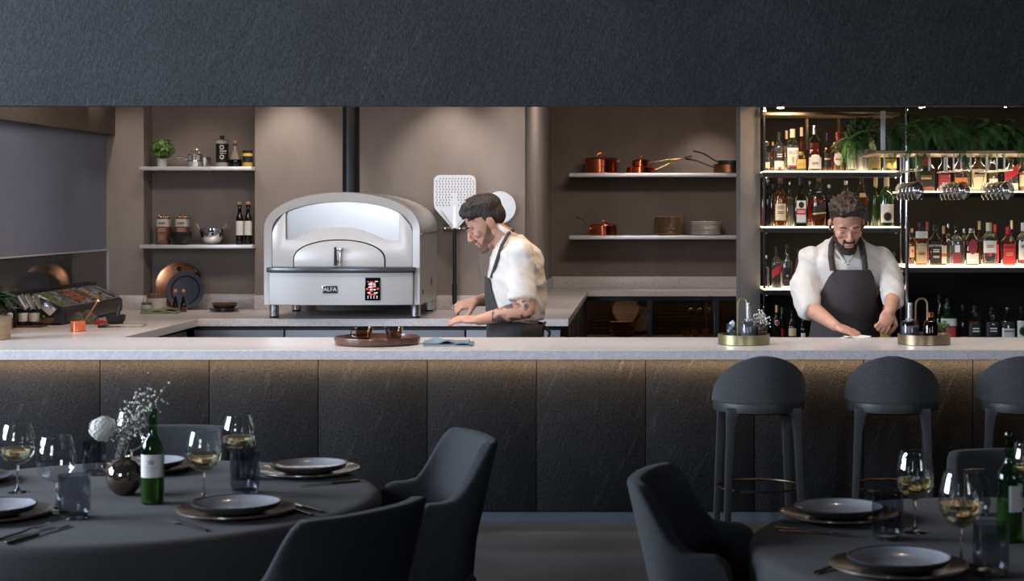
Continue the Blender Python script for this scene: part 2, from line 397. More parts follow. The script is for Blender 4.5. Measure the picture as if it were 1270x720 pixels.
struct(B().box(X(918, 12.6), X(943, 12.6), 12.6, 13.15, 0, 3.0, .004).ob('wall_right', M_pillar))
struct(B().box(X(943, 12.6), 4.4, 12.98, 13.15, 0, 3.0).ob('wall_bar', M_dark))
struct(B().box(4.0, 4.4, 9.8, 12.98, 0, 3.0).ob('wall_end', M_dark))
# ------------------------------------------------------------------ worktop, bar front, cabinets
wt = thing('worktop', 'long pale speckled stone worktop running round the kitchen in a U shape', 'worktop', (0, 0, 0))
poly = [(-6.5, YF), (3.9, YF), (3.9, YB), (-3.20, YB), (-3.20, YC), (XE, YC), (XE, 16.2), (1.3, 16.2), (1.3, YR), (XS, YR), (XS, YW),
        (-3.035, YW), (-3.035, YN), (-3.9, YN), (-3.9, YW), (XL, YW), (XL, YB), (-6.5, YB)]
B().prism(poly, CT-.055, CT, 'z').bevel(.003, 1).ob('slab', M_stone, wt)
UZ = CT+.113
for x0, x1, y0, y1 in ((XL, -3.9, YW-.02, YW), (-3.9, -3.88, YW, YN), (-3.88, -3.035, YN-.02, YN), (-3.035, XS, YW-.02, YW), (XS, XS+.02, YW-.02, YR), (XS+.02, 1.3, YR-.02, YR)):
    B().box(x0, x1, y0, y1, CT, UZ, .002).ob('upstand', M_stone, wt)

bc = thing('bar_counter', 'bar front of tall dark slate panels under the speckled worktop', 'bar counter', (0, 9.5, 0))
PW = 135.3*9.5/F
x = X(124, 9.5)-6*PW
while x < 3.7:
    B().box(x+.002, x+PW-.002, 0, .03, .06, CT-.055, .002).ob('front_panel', M_panel, bc); x += PW
B().box(-6.4, 3.85, .03, .07, 0, CT-.06).ob('carcass', M_black, bc)
B().box(-6.4, 3.85, .012, .03, 0, .056).ob('plinth', mat('plinth_metal', (.10, .115, .145), .4, .3), bc)
# warm strip lamp under the overhang of the worktop
area('counter_strip', (-1.3, 9.455, .905), (-1.3, 9.50, .86), 10.2, .02, 36, (1.0, .66, .36))

def base_cabinet(x0, x1, label):
    t = thing('base_cabinet', label, 'cabinet', ((x0+x1)/2, 12.17, 0), group='drawer units below the oven worktop'); hw = (x1-x0)/2
    B().box(-hw, hw, .02, .85, .08, .912).ob('body', M_black, t)
    B().box(-hw, hw, .05, .80, 0, .08).ob('plinth', M_black, t)
    for z0, z1 in ((.60, .884), (.34, .59), (.09, .33)):
        d = B().box(-hw+.006, hw-.006, -.005, .02, z0, z1, .003).ob('drawer', M_gmetal, t)
        B().box(-.10, .10, -.018, -.005, z1-.075, z1-.065, .002).ob('handle', M_steel, d)
base_cabinet(X(240, 12.17), X(352.6, 12.17), 'grey metal drawer unit in the corner at the end of the topping rail worktop')
base_cabinet(X(353, 12.17), X(577, 12.17), 'wide grey metal drawer unit directly below the domed pizza oven')
base_cabinet(X(577.5, 12.17), X(696, 12.17), 'grey metal drawer unit beside the cook in the white t-shirt')
t = thing('side_cabinet', 'grey cabinet run under the worktop below the topping rail', 'cabinet', (-3.26, 11.2, 0))
B().box(-.85, -.02, -.75, .85, .08, .912).ob('body', M_black, t)
for y0, y1 in ((-.74, .05), (.06, .84)):
    d = B().box(-.02, 0, y0, y1, .1, .885, .003).ob('door', M_gmetal, t); B().box(0, .012, y0+.02, y1-.02, .86, .875, .002).ob('handle', M_steel, d)
t = thing('side_cabinet', 'dark cabinet run below the worktop behind the cook', 'cabinet', (XE-.03, 14.2, 0))
B().box(-.30, -.02, -1.15, 1.9, .08, .912).ob('body', M_black, t)
for y0, y1 in ((-1.14, -.2), (-.19, .8), (.81, 1.85)):
    B().box(-.02, 0, y0, y1, .1, .895, .003).ob('door', mat('dark_bronze_front', (.06, .048, .042), .4, .4, var=.1), t)

M_cabglass = thin_glass('bronze_cabinet_glass', (.62, .54, .46))
M_frame = mat('blue_black_frame', (.035, .045, .065), .3, .5)
M_slatback = mat('ribbed_back', (.07, .052, .04), .5, var=.2)
def glass_cabinet(x0, x1, label):
    t = thing('glass_cabinet', label, 'cabinet', ((x0+x1)/2, 16.26, 0), group='glass fronted cabinets under the rear worktop'); hw = (x1-x0)/2
    b = B(); b.box(-hw, -hw+.02, 0, .5, .06, .91).box(hw-.02, hw, 0, .5, .06, .91).box(-hw, hw, 0, .5, .06, .08).box(-hw, hw, 0, .5, .895, .91).box(-hw, hw, .48, .5, .06, .91)
    b.ob('body', M_slatback, t)
    bb = B()
    for k in range(22):
        q = .10+k*.036
        bb.box(-hw+.02, hw-.02, .465, .48, q, q+.02)
    bb.ob('ribbed_lining', M_slatback, t)
    B().box(-hw+.02, hw-.02, .04, .46, .50, .515).ob('shelf', M_woodlt, t)
    b = B(); fw = .022
    b.box(-hw+.004, -hw+fw+.004, -.02, 0, .08, .902).box(hw-fw-.004, hw-.004, -.02, 0, .08, .902).box(-hw+fw, hw-fw, -.02, 0, .08, .11).box(-hw+fw, hw-fw, -.02, 0, .875, .902)
    d = b.ob('door', M_frame, t)
    pb = B().box(-hw+fw, hw-fw, -.012, -.008, .11, .875)
    for k in range(40): pb.box(-hw+fw, hw-fw, -.0145, -.0118, .40+k*.012, .4055+k*.012)
    pb.ob('pane', M_cabglass, d)
    B().box(hw-.014, hw-.009, -.032, -.02, .4, .75, .002).ob('handle', M_bronze, d)
    return t
CX = [X(725, 16.26), X(805.5, 16.26), X(888, 16.26), X(970, 16.26)]
glass_cabinet(CX[0], CX[1], 'glass fronted cabinet holding a stack of tan bowls and a pale platter')
glass_cabinet(CX[1], CX[2], 'glass fronted cabinet with stemmed glasses hanging inside')
glass_cabinet(CX[2], CX[3], 'glass fronted cabinet partly hidden by the dark pillar')
area('cabinet_light', (-.25, 16.45, .89), (-.25, 16.5, 0), .9, .1, 2.0, NEUT)
area('cabinet_light', (.70, 16.45, .89), (.70, 16.5, 0), .7, .1, 1.5, NEUT)
for k in range(5):
    o = B().lathe([(.075, 0), (.118, .022), (.122, .034), (.112, .034), (.07, .008)], 28).ob('bowl', mat('tan_stoneware', (.36, .24, .15), .45, var=.1), None, (X(772, 16.5), 16.5, .5155+k*.027))
    tag(o, 'tan bowl in the stack of bowls behind cabinet glass', 'bowl', 'tan bowls stacked in the glass cabinet')
for px, lab, dz in ((776, 'pale round disc put in for a reflection in the cabinet glass', 0), (792, 'pale platter leaning behind the round disc inside the glass cabinet', -.03)):
    b = B().lathe([(.07, 0), (.115, .012), (.128, .022), (.12, .022), (.07, .01)], 40)
    o = b.ob('platter', mat('dim_disc', (.22, .19, .16), .5), None, (X(px, 16.68), 16.66+(.04 if dz else 0), .76+dz*3), (PI/2-.12, 0, 0)); tag(o, lab, 'platter')  # the first disc stands in for a pendant reflected in the glass
def stem_glass_small(loc, label, group):
    t = thing('wine_glass', label, 'glass', loc, group=group)
    B().lathe([(.004, -.09), (.02, -.10), (.034, -.125), (.037, -.15), (.032, -.18), (.031, -.18), (.035, -.15), (.032, -.127), (.018, -.104), (.001, -.096)], 18).ob('bowl', M_glass, t)
    B().lathe([(.034, 0), (.033, -.003), (.005, -.008), (.004, -.09)], 14).ob('stem', M_glass, t)
for px in (857, 868, 880):
    stem_glass_small((X(px, 16.5), 16.5, .893), 'stemmed glass hanging upside down behind the cabinet glass', 'stemmed glasses inside the glass cabinet')
for px in (850, 862, 875, 893):
    o = B().lathe([(.03, 0), (.035, .002), (.038, .07), (.036, .07), (.033, .006)], 18).ob('tumbler', mat('amber_cup', (.45, .31, .18), .35, var=.1), None, (X(px, 16.42), 16.42, .5155))
    tag(o, 'small tan cup on the shelf behind the cabinet glass', 'cup', 'tan cups inside the glass cabinets')

# glass splash screen on the left wall
t = thing('splash_screen', 'dark mirror glass splash panel with metal edge on blue wall', 'splash panel', (XL, 11.8, CT))
B().box(.002, .012, -1.35, 1.355, .001, .462).ob('glass_panel', mat('mirror_glass', (.17, .175, .19), .06, .8), t)
b = B(); b.box(.001, .022, -1.35, 1.366, .462, .472).box(.001, .022, 1.355, 1.368, .0, .472); b.ob('edge_trim', M_shelf, t)

# wall shelves
def wall_shelf(x0, x1, y0, y1, zt, th, label, grp):
    t = thing('wall_shelf', label, 'shelf', ((x0+x1)/2, y1, zt-th), group=grp); hw = (x1-x0)/2
    B().box(-hw, hw, -(y1-y0), 0, 0, th, .002).ob('board', M_shelf, t)
    return t
wall_shelf(-3.897, X(312, 13.05), 13.05, YN, Z(206.5, 13.05), .028, 'upper white metal shelf with the small green plant in the alcove', 'alcove shelves')
wall_shelf(-3.897, X(313, 13.05), 13.05, YN, Z(303.5, 13.05), .028, 'lower white metal shelf with black bowls and oil bottles in the alcove', 'alcove shelves')
SY = 16.45
wall_shelf(X(706, SY), 1.25, SY, YR, Z(214.5, SY), .036, 'upper metal shelf carrying copper pots on the brown wall', 'shelves in the recess')
wall_shelf(X(706, SY), 1.25, SY, YR, Z(292, SY), .036, 'lower metal shelf carrying stacks of plates on the brown wall', 'shelves in the recess')

# ------------------------------------------------------------------ pizza oven
OY = 12.10
ox = X(424, OY)
ov = thing('pizza_oven', 'domed light grey pizza oven on steel legs with a digital panel', 'oven', (ox, OY, CT))
hwO = .5615
LZ = .100; SPZ = Z(285, OY)-CT; TOPZ = Z(238, OY)-CT
def arch(hw, spz, top, base, n=28, e=2.25):
    """outline of the dome: straight sides then a flat arch"""
    pts = [(-hw, base)]
    for i in range(n+1):
        a = PI-PI*i/n
        c, s_ = math.cos(a), math.sin(a)
        f = 1
        pts.append((hw*c, spz+(top-spz)*(max(0, s_)**.86)))
    pts.append((hw, base)); return pts
outer = arch(hwO, SPZ, TOPZ, LZ)
inner = arch(.5045, SPZ-.012, TOPZ-.068, .235)
# shell: dome with a deep front frame
b = B()
def ring3(poly, y): return [(u, y, v) for u, v in poly]
n = len(outer)
rA = b._new(ring3(outer, .96)); rA2 = b._new(ring3(outer, .012)); rB = b._new(ring3([(u*.990, LZ+(v-LZ)*.993+.001) for u, v in outer], 0)); rC = b._new(ring3(inner, .012)); rD = b._new(ring3(inner, .06))
for r0, r1 in ((rA, rA2), (rA2, rB), (rB, rC), (rC, rD)):
    for i in range(n-1): b.face([r0[i], r0[i+1], r1[i+1], r1[i]])
b.face(rA[::-1]); b.face([rA[0], rA[-1], rA2[-1], rA2[0]]); b.face([rA2[0], rA2[-1], rB[-1], rB[0]])
b.face([rB[0], rB[-1], rC[-1], rC[0]]); b.face(rD)
b.ob('shell', M_oven, ov, ang=25)
# seam lines of the side
B().box(hwO-.002, hwO+.004, .03, .955, SPZ-.03, SPZ-.024).ob('side_seam', M_steel, ov)
# recessed upper steel panel
steel = [(u*.985, v-.004) for u, v in arch(.5045, SPZ-.012, TOPZ-.068, SPZ-.055)]
def OZ(py): return Z(py, OY)-CT
def OXp(px): return X(px, OY)-ox
st = [(-.500, OZ(300))]+[(u*.992, v-.003) for u, v in inner[1:-1]]+[(.500, OZ(300))]
for sx in (-1, 1): pass
st2 = [(u, v) for u, v in st if True]
B().prism([(max(-.40, min(.405, u)), v) for u, v in st2], .040, .052).ob('steel_fascia', mat('polished_fascia', (.46, .44, .43), .25, .95, aniso=.4), ov)
# white hood with its hump over the mouth
hood = [(-.5030, OZ(331))]
top = [(333, 286), (336, 290), (344, 293), (352, 296.5), (362, 297), (372, 293.5), (384, 288), (398, 283.5), (412, 281), (426, 281), (440, 283), (454, 287.5), (466, 292.5), (474, 296.5), (480, 298), (492, 297.5), (492.5, 272), (507, 290)]
hood = [(-.503, OZ(331)), (-.503, OZ(289)), (-.49, OZ(282)), (-.405, OZ(261)), (-.402, OZ(297))]+[(OXp(px), OZ(py)) for px, py in top[4:16]]+[(.405, OZ(297.5)), (.405, OZ(262)), (.49, OZ(280)), (.503, OZ(288)), (.503, OZ(331))]
B().prism(hood, .012, .045).bevel(.006, 2, 20).ob('hood', M_ovenwhite, ov, ang=25)
# door: arched leaf with a black gap around it
def doorarch(hw, base, side, top, n=20): return [(-hw, base), (-hw, side)]+[(hw*math.cos(PI-PI*i/n), side+(top-side)*math.sin(PI*i/n)**.9) for i in range(1, n)]+[(hw, side), (hw, base)]
dz0, dzs, dzt = OZ(331), OZ(322), OZ(298)
dcx = OXp(420.5)
g = B().prism(doorarch(.330, dz0, dzs+.004, dzt+.008), .0085, .012).xf(Matrix.Translation((dcx, 0, 0))).ob('door_gap', M_blackgloss, ov)
dr = B().prism(doorarch(.322, dz0+.002, dzs, dzt), -.004, .010).bevel(.004, 2, 60).xf(Matrix.Translation((dcx, 0, 0))).ob('door', M_ovenwhite, ov, ang=25)
hx = OXp(417.5)
b = B(); b.cone((hx, -.05, OZ(329)), (hx, -.05, OZ(306)), .0115, .0095, 14); b.ob('door_handle', M_black, dr)
b = B(); b.box(hx+.006, hx+.052, -.052, -.036, OZ(311), OZ(306.5), .003).box(hx+.028, hx+.038, -.046, -.036, OZ(329), OZ(307), .003).box(hx+.028, hx+.038, -.05, 0, OZ(313), OZ(309), .002).box(hx-.006, hx+.006, -.05, 0, OZ(326), OZ(322), .002); b.ob('handle_bracket', M_steel, dr)
# ledge and the bowed lower front
def bow(hw, d, n=14): return [(hw*(2*i/n-1), -d*(1-(2*i/n-1)**2)) for i in range(n+1)]
lip = bow(.528, .06); lp = [(u, v-.055) for u, v in lip]+[(.528, .03), (-.528, .03)]
B().prism(lp, OZ(337.3), OZ(331), 'z').bevel(.006, 2).ob('ledge', mat('dark_ledge', (.10, .105, .115), .25, .6), ov)
lw = bow(.512, .055); lp = [(u, v-.035) for u, v in lw]+[(.512, .03), (-.512, .03)]
B().prism(lp, OZ(377.5), OZ(337.3), 'z').bevel(.003, 1, 60).ob('lower_front', M_oven, ov, ang=30)
fy = lambda u: -.035-.055*(1-(u/.512)**2)
for q, (yy, zz, zz2) in enumerate(((.13, OZ(366), OZ(359)), (.62, OZ(358), OZ(348)))):
    B().lathe([(.001, 0), (1, 0), (1, 1), (.001, 1)], 16).xf(Matrix.Translation((hwO-.001, yy, (zz+zz2)/2)) @ Matrix.Rotation(PI/2, 4, 'Y') @ Matrix.Diagonal(((zz2-zz)/2, .018, .004, 1))).ob('vent', M_black, ov)
# badge
bx = OXp(412.5); bz = OZ(358)
bd = B().box(-.054, .054, -.004, .004, -.027, .027, .002).ob('badge', M_steel, ov, (bx, fy(bx)-.003, bz), (0, 0, bx*.08))
B().box(-.050, .050, -.006, -.002, -.0235, .0235).ob('badge_plate', M_navy, bd)
text('ALFA', .038, M_white, bd, (0, -.0068, 0), sx=1.08)
# touch screen
sx_ = OXp(464.5); sz = OZ(357.5)
sc_ = B().box(-.055, .055, -.005, .006, -.081, .081, .008).ob('control_screen', M_screen, ov, (sx_, fy(sx_)-.003, sz), (0, 0, .06))
b = B()
for u0, u1, v0, v1 in ((-.026, .006, .040, .046), (.008, .022, .044, .049), (-.026, .0, .018, .024), (-.002, .022, .012, .018), (-.044, -.030, -.004, .006), (.030, .044, -.003, .007), (-.026, .0, -.018, -.013), (-.024, .024, -.041, -.034)):
    b.box(u0, u1, -.0062, -.0048, v0, v1)
b.ob('red_readout', M_redled, sc_)
b = B()
for u0, u1, v0, v1 in ((-.03, -.004, .030, .038), (.004, .02, .032, .038), (-.03, -.002, .010, .016), (.006, .022, .02, .026), (-.02, .0, -.006, .002), (.006, .022, -.008, 0), (.016, .038, .052, .057), (-.036, -.03, .050, .054), (-.036, -.014, -.030, -.024), (.010, .036, -.030, -.024)):
    b.box(u0, u1, -.0062, -.0048, v0, v1)
for i in range(4):
    for j in range(2): b.box(-.036+i*.021, -.029+i*.021, -.0062, -.0048, -.066+j*.012, -.060+j*.012)
b.ob('white_readout', M_whiteled, sc_)
for lx, ly in ((OXp(335)+.003, .12), (X(516, 12.24)-ox, .12), (OXp(335)+.003, .90), (X(516, 12.24)-ox, .90)):
    l = B().cone((lx, ly, .012), (lx, ly, LZ+.01), .034, .034, 20).ob('leg', M_steel, ov)
    B().cone((lx, ly, 0), (lx, ly, .014), .031, .034, 20).ob('foot', M_black, l)
o = B().cone((X(435.5, 12.5), 12.5, TOPZ+CT-.03), (X(435.5, 12.5), 12.5, 3.0), .064, .064, 28).ob('flue_pipe', M_blackmetal); tag(o, 'black flue pipe rising from the pizza oven', 'flue pipe')

# ------------------------------------------------------------------ pizza peels on the wall
PY = 13.07
def pz(py): return Z(py, PY)
pc = X(564, PY)
rk = thing('peel_rack', 'small metal wall rack with pegs that holds the pizza peels', 'rack', (X(590, PY), YW, pz(283.5)))
B().box(-.26, .27, -.03, 0, -.012, .012, .003).ob('rail', M_bronze, rk)
for q in (-.235, -.125, -.035, .10, .19, .25): B().cone((q, -.02, 0), (q, -.105, .004), .007, .007, 10).ob('peg', M_brass, rk)
pl = thing('pizza_peel', 'square perforated white pizza peel hanging with black handle down', 'pizza peel', (pc, PY, pz(382)))
def lz(py): return pz(py)-pz(382)
hw_ = 26*PY/F
out = []
for cx_, cz_, a0 in ((hw_-.045, lz(217)-.045, 0), (-hw_+.045, lz(217)-.045, 90)):
    for k in range(7): a = math.radians(a0+15*k); out.append((cx_+.045*math.cos(a), cz_+.045*math.sin(a)))
out += [(-hw_, lz(250)), (-hw_*.96, lz(258)), (-hw_*.80, lz(263)), (-hw_*.2, lz(281)), (-.016, lz(285)), (.016, lz(285)), (hw_*.2, lz(281)), (hw_*.80, lz(263)), (hw_*.96, lz(258)), (hw_, lz(250))]
holes = []
for r in range(11):
    zc = lz(221.5)-r*.0205
    for c in range(13):
        xc = -hw_+.020+c*(2*hw_-.04)/12+(.0 if r % 2 else .006)
        if abs(xc) > hw_-.012 or (r < 1 and abs(xc) > hw_-.03): continue
        if r > 5 and abs(xc) < .018+.002*(r-5): continue
        holes.append([(xc-.0045, zc-.0065), (xc+.0045, zc-.0065), (xc+.0045, zc+.0065), (xc-.0045, zc+.0065)])
curve2d(out, holes, .004).ob('blade', mat('peel_aluminium', (.62, .62, .63), .35, .4), pl, smooth=False)
b = B(); b.prism([(-.006, lz(255)), (.006, lz(255)), (.016, lz(282)), (-.016, lz(282))], -.012, -.002)
b.tube([(-hw_*.62, -.006, lz(262)), (-.012, -.008, lz(280))], .0035, 6).tube([(hw_*.62, -.006, lz(262)), (.012, -.008, lz(280))], .0035, 6)
b.ob('reinforcing_rib', M_shelf, pl)
b = B(); b.cone((0, -.012, lz(283)), (0, -.012, lz(362)), .015, .015, 14).cone((0, -.012, lz(352)), (0, -.012, lz(377)), .021, .017, 14); b.ob('handle', M_black, pl)
b = B(); b.tube([(.018*math.sin(a*PI/8), -.012, lz(380)+.018*math.cos(a*PI/8)) for a in range(16)], .005, 8, closed=True); b.ob('hanging_ring', M_steel, pl)
rp = thing('round_peel', 'small round white pizza peel hanging behind the cook in white', 'pizza peel', (X(620, PY), PY, pz(257)))
B().lathe([(.0, -.002), (.122, -.002), (.124, 0), (.122, .003), (0, .003)], 48).xf(Matrix.Rotation(PI/2, 4, 'X')).ob('blade', MATS['peel_aluminium'], rp)
B().cone((0, -.006, -.115), (0, -.006, -.78), .012, .012, 12).ob('handle', M_black, rp)
# ------------------------------------------------------------------ small helpers for table- and shelf-ware
def lathe_thing(name, label, cat, prof, m, loc, n=28, group=None, rot=(0, 0, 0), p=2):
    o = B().lathe(prof, n, p=p).ob(name, m, None, loc, rot); return tag(o, label, cat, group)
def leaf_blob(b, c, r, n, size, seed, flat_=1.0, hemi=False):
    rnd = random.Random(seed)
    for i in range(n):
        d = Vector((rnd.gauss(0, 1), rnd.gauss(0, 1), rnd.gauss(0, 1))).normalized()
        if hemi: d.z = abs(d.z)
        q = r*(.55+.45*rnd.random()); p = Vector(c)+Vector((d.x*q, d.y*q, d.z*q*flat_))
        s = size*(.7+.6*rnd.random()); u = d.orthogonal().normalized(); v = d.cross(u)
        a = rnd.random()*PI*2; u, v = u*math.cos(a)+v*math.sin(a), v*math.cos(a)-u*math.sin(a)
        tip = p+(u+d*rnd.uniform(-.2, .7))*s
        m1 = (p+tip)/2+v*s*.38+d*s*.12; m2 = (p+tip)/2-v*s*.38+d*s*.12
        b.face(b._new([p, m1, tip])); b.face(b._new([p, tip, m2]))
    return b

# ------------------------------------------------------------------ alcove shelf ware
AY = 13.2; a1 = Z(206.5, 13.05); a2 = Z(303.5, 13.05)
pp = thing('potted_plant', 'small bushy green herb in a grey concrete pot on alcove shelf', 'plant', (X(201.5, AY), AY, a1))
B().lathe([(.030, 0), (.036, .002), (.041, .066), (.036, .066), (.034, .05)], 24).ob('pot', M_concrete, pp)
leaf_blob(B(), (0, 0, .135), .088, 620, .024, 3, .85).ob('foliage', M_leaf, pp, smooth=False)
b = B()
for k in range(9):
    a = k*2.4; b.tube([(0, 0, .05), (.02*math.cos(a), .02*math.sin(a), .09), (.05*math.cos(a), .05*math.sin(a), .15)], .0022, 5)
b.ob('stems', M_stem, pp)
def handle_pan(name, label, loc, r, h, m, hm, ang, hl, lid=True, rise=.0, parent_lid=True, hang=.0):
    """saucepan with a long handle pointing along ang"""
    t = thing(name, label, 'saucepan', loc)
    B().lathe([(r*.93, 0), (r, .006), (r, h), (r*1.03, h+.003), (r*.97, h+.002), (r*.96, .01), (0, .008)], 36).ob('body', m, t)
    c, s_ = math.cos(ang), math.sin(ang)
    B().tube([(c*r*.98, s_*r*.98, h*.72), (c*(r+.03), s_*(r+.03), h*.80), (c*(r+hl*.6), s_*(r+hl*.6), h*.85+rise*.75), (c*(r+hl), s_*(r+hl), h*.85+rise)], .006, 8, rs=[.008, .006, .007, .009]).ob('handle', hm, t)
    if lid:
        l = B().lathe([(r*1.02, h+.004), (r*.98, h+.012), (r*.4, h+.022), (0, h+.024)], 32).ob('lid', m, t)
        B().tube([(.032*math.cos(a), 0, h+.02+.030*math.sin(a)) for a in [PI*i/8 for i in range(9)]], .005, 8).ob('lid_handle', hm, l)
    return t
sp = handle_pan('saucepan', 'lidded steel saucepan with brass loop handle beside green plant', (X(242, AY-.02), AY-.02, a1), .056, .088, M_steel, M_chrome, PI, .085, True)
B().lathe([(.0575, .045), (.0575, .051)], 32, cap0=False, cap1=False).ob('band', M_chrome, sp)
for ch in [o for o in COL.objects if o.parent and o.parent.parent == sp]:
    ch.data.materials[0] = M_brass
b = B().lathe([(.052, 0), (.056, .005), (.056, .075), (.058, .078), (.053, .076), (.052, .01)], 32)
bp = thing('steel_pan', 'plain steel pan standing behind the lidded saucepan on alcove shelf', 'saucepan', (X(253, AY+.09), AY+.09, a1)); b.ob('body', M_steel, bp)
B().tube([(-.05, 0, .055), (-.10, -.0, .062), (-.19, -.01, .064)], .006, 8).ob('handle', M_chrome, bp)
# black canister with white lettering
cn = thing('oil_canister', 'tall black cylinder canister with grey bands and white lettering', 'canister', (X(275.5, AY), AY, a1))
B().lathe([(.047, 0), (.049, .003), (.049, .205), (.046, .212), (.02, .216)], 32).ob('body', M_black, cn)
B().lathe([(.0495, .0), (.0495, .035)], 32, cap0=False, cap1=False).ob('band', M_gmetal, cn); B().lathe([(.0495, .182), (.0495, .208)], 32, cap0=False, cap1=False).ob('band', M_gmetal, cn)
B().lathe([(.018, .214), (.018, .245), (0, .246)], 18).ob('cap', M_black, cn)
text('olio', .075, M_white, cn, (.016, -.0515, .115), (PI/2, PI/2, 0))
fl = thing('carafe', 'conical clear carafe half filled with black vinegar beside black canister', 'carafe', (X(291.5, AY), AY, a1))
B().lathe([(.050, 0), (.053, .004), (.052, .05), (.042, .078), (.018, .135), (.014, .165), (.017, .185)], 28).ob('flask', thin_glass('milky_glass', (.75, .70, .66)), fl)
B().lathe([(.048, .004), (.050, .01), (.049, .058), (0, .058)], 28).ob('vinegar', M_blackgloss, fl)
B().lathe([(.040, .060), (.036, .085), (.015, .137), (.011, .165), (0, .166)], 24).ob('neck_sleeve', M_ceram, fl)
B().lathe([(.014, .182), (.016, .205), (0, .206)], 16).ob('cork', M_cork, fl)
jr = thing('jar', 'small jar of yellow preserve with a black lid on alcove shelf end', 'jar', (X(307, AY-.02), AY-.02, a1))
B().lathe([(.036, 0), (.039, .004), (.039, .098), (.034, .108)], 26).ob('glass', M_yel, jr); B().lathe([(.038, .108), (.038, .13), (.0, .131)], 26).ob('lid', M_black, jr)
B().lathe([(.0395, .035), (.0395, .085)], 26, cap0=False, cap1=False).ob('label', M_blk, jr)
for k, (px, lab) in enumerate(((203, 'tall jar with brown label and ivory top standing left of black bowls'), (226.5, 'tall jar with brown label and ivory top standing behind black bowls'))):
    t = thing('spice_jar', lab, 'jar', (X(px, AY+.03*k), AY+.03*k, a2), group='ivory topped spice jars')
    B().lathe([(.046, 0), (.050, .004), (.050, .20), (.044, .212), (.01, .216)], 28, p=4).ob('body', mat('spice_brown', (.11, .045, .03), .4, var=.2), t)
    B().lathe([(.0505, .140), (.0508, .198)], 28, cap0=False, cap1=False, p=4).ob('ivory_band', M_ceram, t)
    lb = B().box(-.035, .035, -.0515, -.0495, .02, .132).ob('label', mat('label_brown', (.16, .07, .045), .5), t)
    B().box(-.028, .028, -.0525, -.0505, .166, .172).box(-.02, .02, -.0525, -.0505, .157, .160).ob('print', M_blk, t)
    b = B()
    for zz in (.120, .105): b.box(-.028, .028, -.0525, -.0512, zz, zz+.006)
    for zz in (.07, .06, .05, .04): b.box(-.022, .018, -.0525, -.0512, zz, zz+.003)
    b.ob('print', M_tan, t)
    b = B()
    for i in range(9): b.ell((.03*math.cos(i*.7), .03*math.sin(i*.7), .212+.006*(i % 2)), .012, u=8, v=6)
    b.ob('topping', M_brass, t)
for k in range(3):
    lathe_thing('bowl', ['black ceramic bowl at the bottom of the alcove stack', 'black ceramic bowl in the middle of the alcove stack', 'black ceramic bowl on top of the alcove stack'][k], 'bowl',
        [(.045, 0), (.05, .003), (.078, .032), (.088, .062), (.084, .062), (.074, .034), (.045, .008)], M_bowlblk, (X(224, AY-.08), AY-.08, a2+k*.018), group='stacked black bowls')
ms = lathe_thing('mixing_bowl', 'round shiny steel bowl on the lower alcove shelf', 'bowl', [(.03, 0), (.055, .012), (.085, .05), (.094, .095), (.092, .125), (.089, .125), (.091, .095), (.082, .053), (.05, .017), (0, .008)], M_chrome, (X(263, AY), AY, a2), 40)
for sx, dx, lab in ((-1, -.12, 'wooden spoon leaning left in the steel bowl'), (1, .115, 'wooden spoon leaning right in the steel bowl')):
    c = Vector((X(263, AY), AY, a2)); o = B().tube([(sx*.045, 0, .035), (dx*.8, -.01, .125), (dx, -.012, .158)], .006, 8, rs=[.012, .006, .0075]).ob('wooden_spoon', M_woodlt, None, c); tag(o, lab, 'spoon')
def oil_bottle(name, label, loc, h, r, body, liq, lab_m, group=None, neckr=.014, lab=(.22, .55)):
    t = thing(name, label, 'bottle', loc, group=group)
    B().lathe([(r*.96, 0), (r, .004), (r, h*.58), (r*.82, h*.66), (neckr, h*.74), (neckr, h*.90), (neckr+.003, h*.905), (neckr+.003, h*.93)], 20).ob('bottle_body', body, t)
    if liq: B().lathe([(r*.9, .006), (r*.94, .01), (r*.94, h*.55), (0, h*.56)], 20).ob('oil', liq, t)
    B().lathe([(r*1.015, h*lab[0]), (r*1.015, h*lab[1])], 20, cap0=False, cap1=False).ob('label', lab_m, t)
    B().lathe([(neckr+.001, h*.92), (neckr+.006, h*.955), (neckr+.004, h), (0, h)], 14).ob('cork', M_cork, t)
    return t
for px, lab in ((297.3, 'slim black oil bottle with white label nearer the steel bowl'), (307.7, 'slim black oil bottle with white label nearer the alcove edge')):
    oil_bottle('oil_bottle', lab, (X(px, AY-.02), AY-.02, a2), 53*AY/F, .029, M_blackgloss, None, M_white, 'pair of slim oil bottles')
    t = COL.objects[-1]
# ------------------------------------------------------------------ alcove worktop ware
NY = 13.2
cr = B().lathe([(0, 0), (.165, .004), (.182, .012), (.182, .017), (.160, .012), (0, .008)], 48)
cp = thing('copper_platter', 'round copper platter leaning on the alcove wall behind blue plate', 'platter', (X(223.5, 13.33), 13.295, CT+.0015)); cp.rotation_euler = (0, 0, 0)
cr.xf(Matrix.Translation((0, 0, .18)) @ Matrix.Rotation(PI/2-.17, 4, 'X')).ob('dish', mat('brown_copper', (.52, .22, .11), .2, 1.0, var=.1), cp)
B().lathe([(.014, -.002), (.020, .002), (.014, .006)], 18).xf(Matrix.Translation((0, .012, .31)) @ Matrix.Rotation(PI/2-.17, 4, 'X')).ob('grommet', M_black, cp)
bp = B().lathe([(0, 0), (.10, .0), (.112, .008), (.142, .014), (.149, .018), (.148, .023), (.112, .016), (.1, .008), (0, .007)], 48)
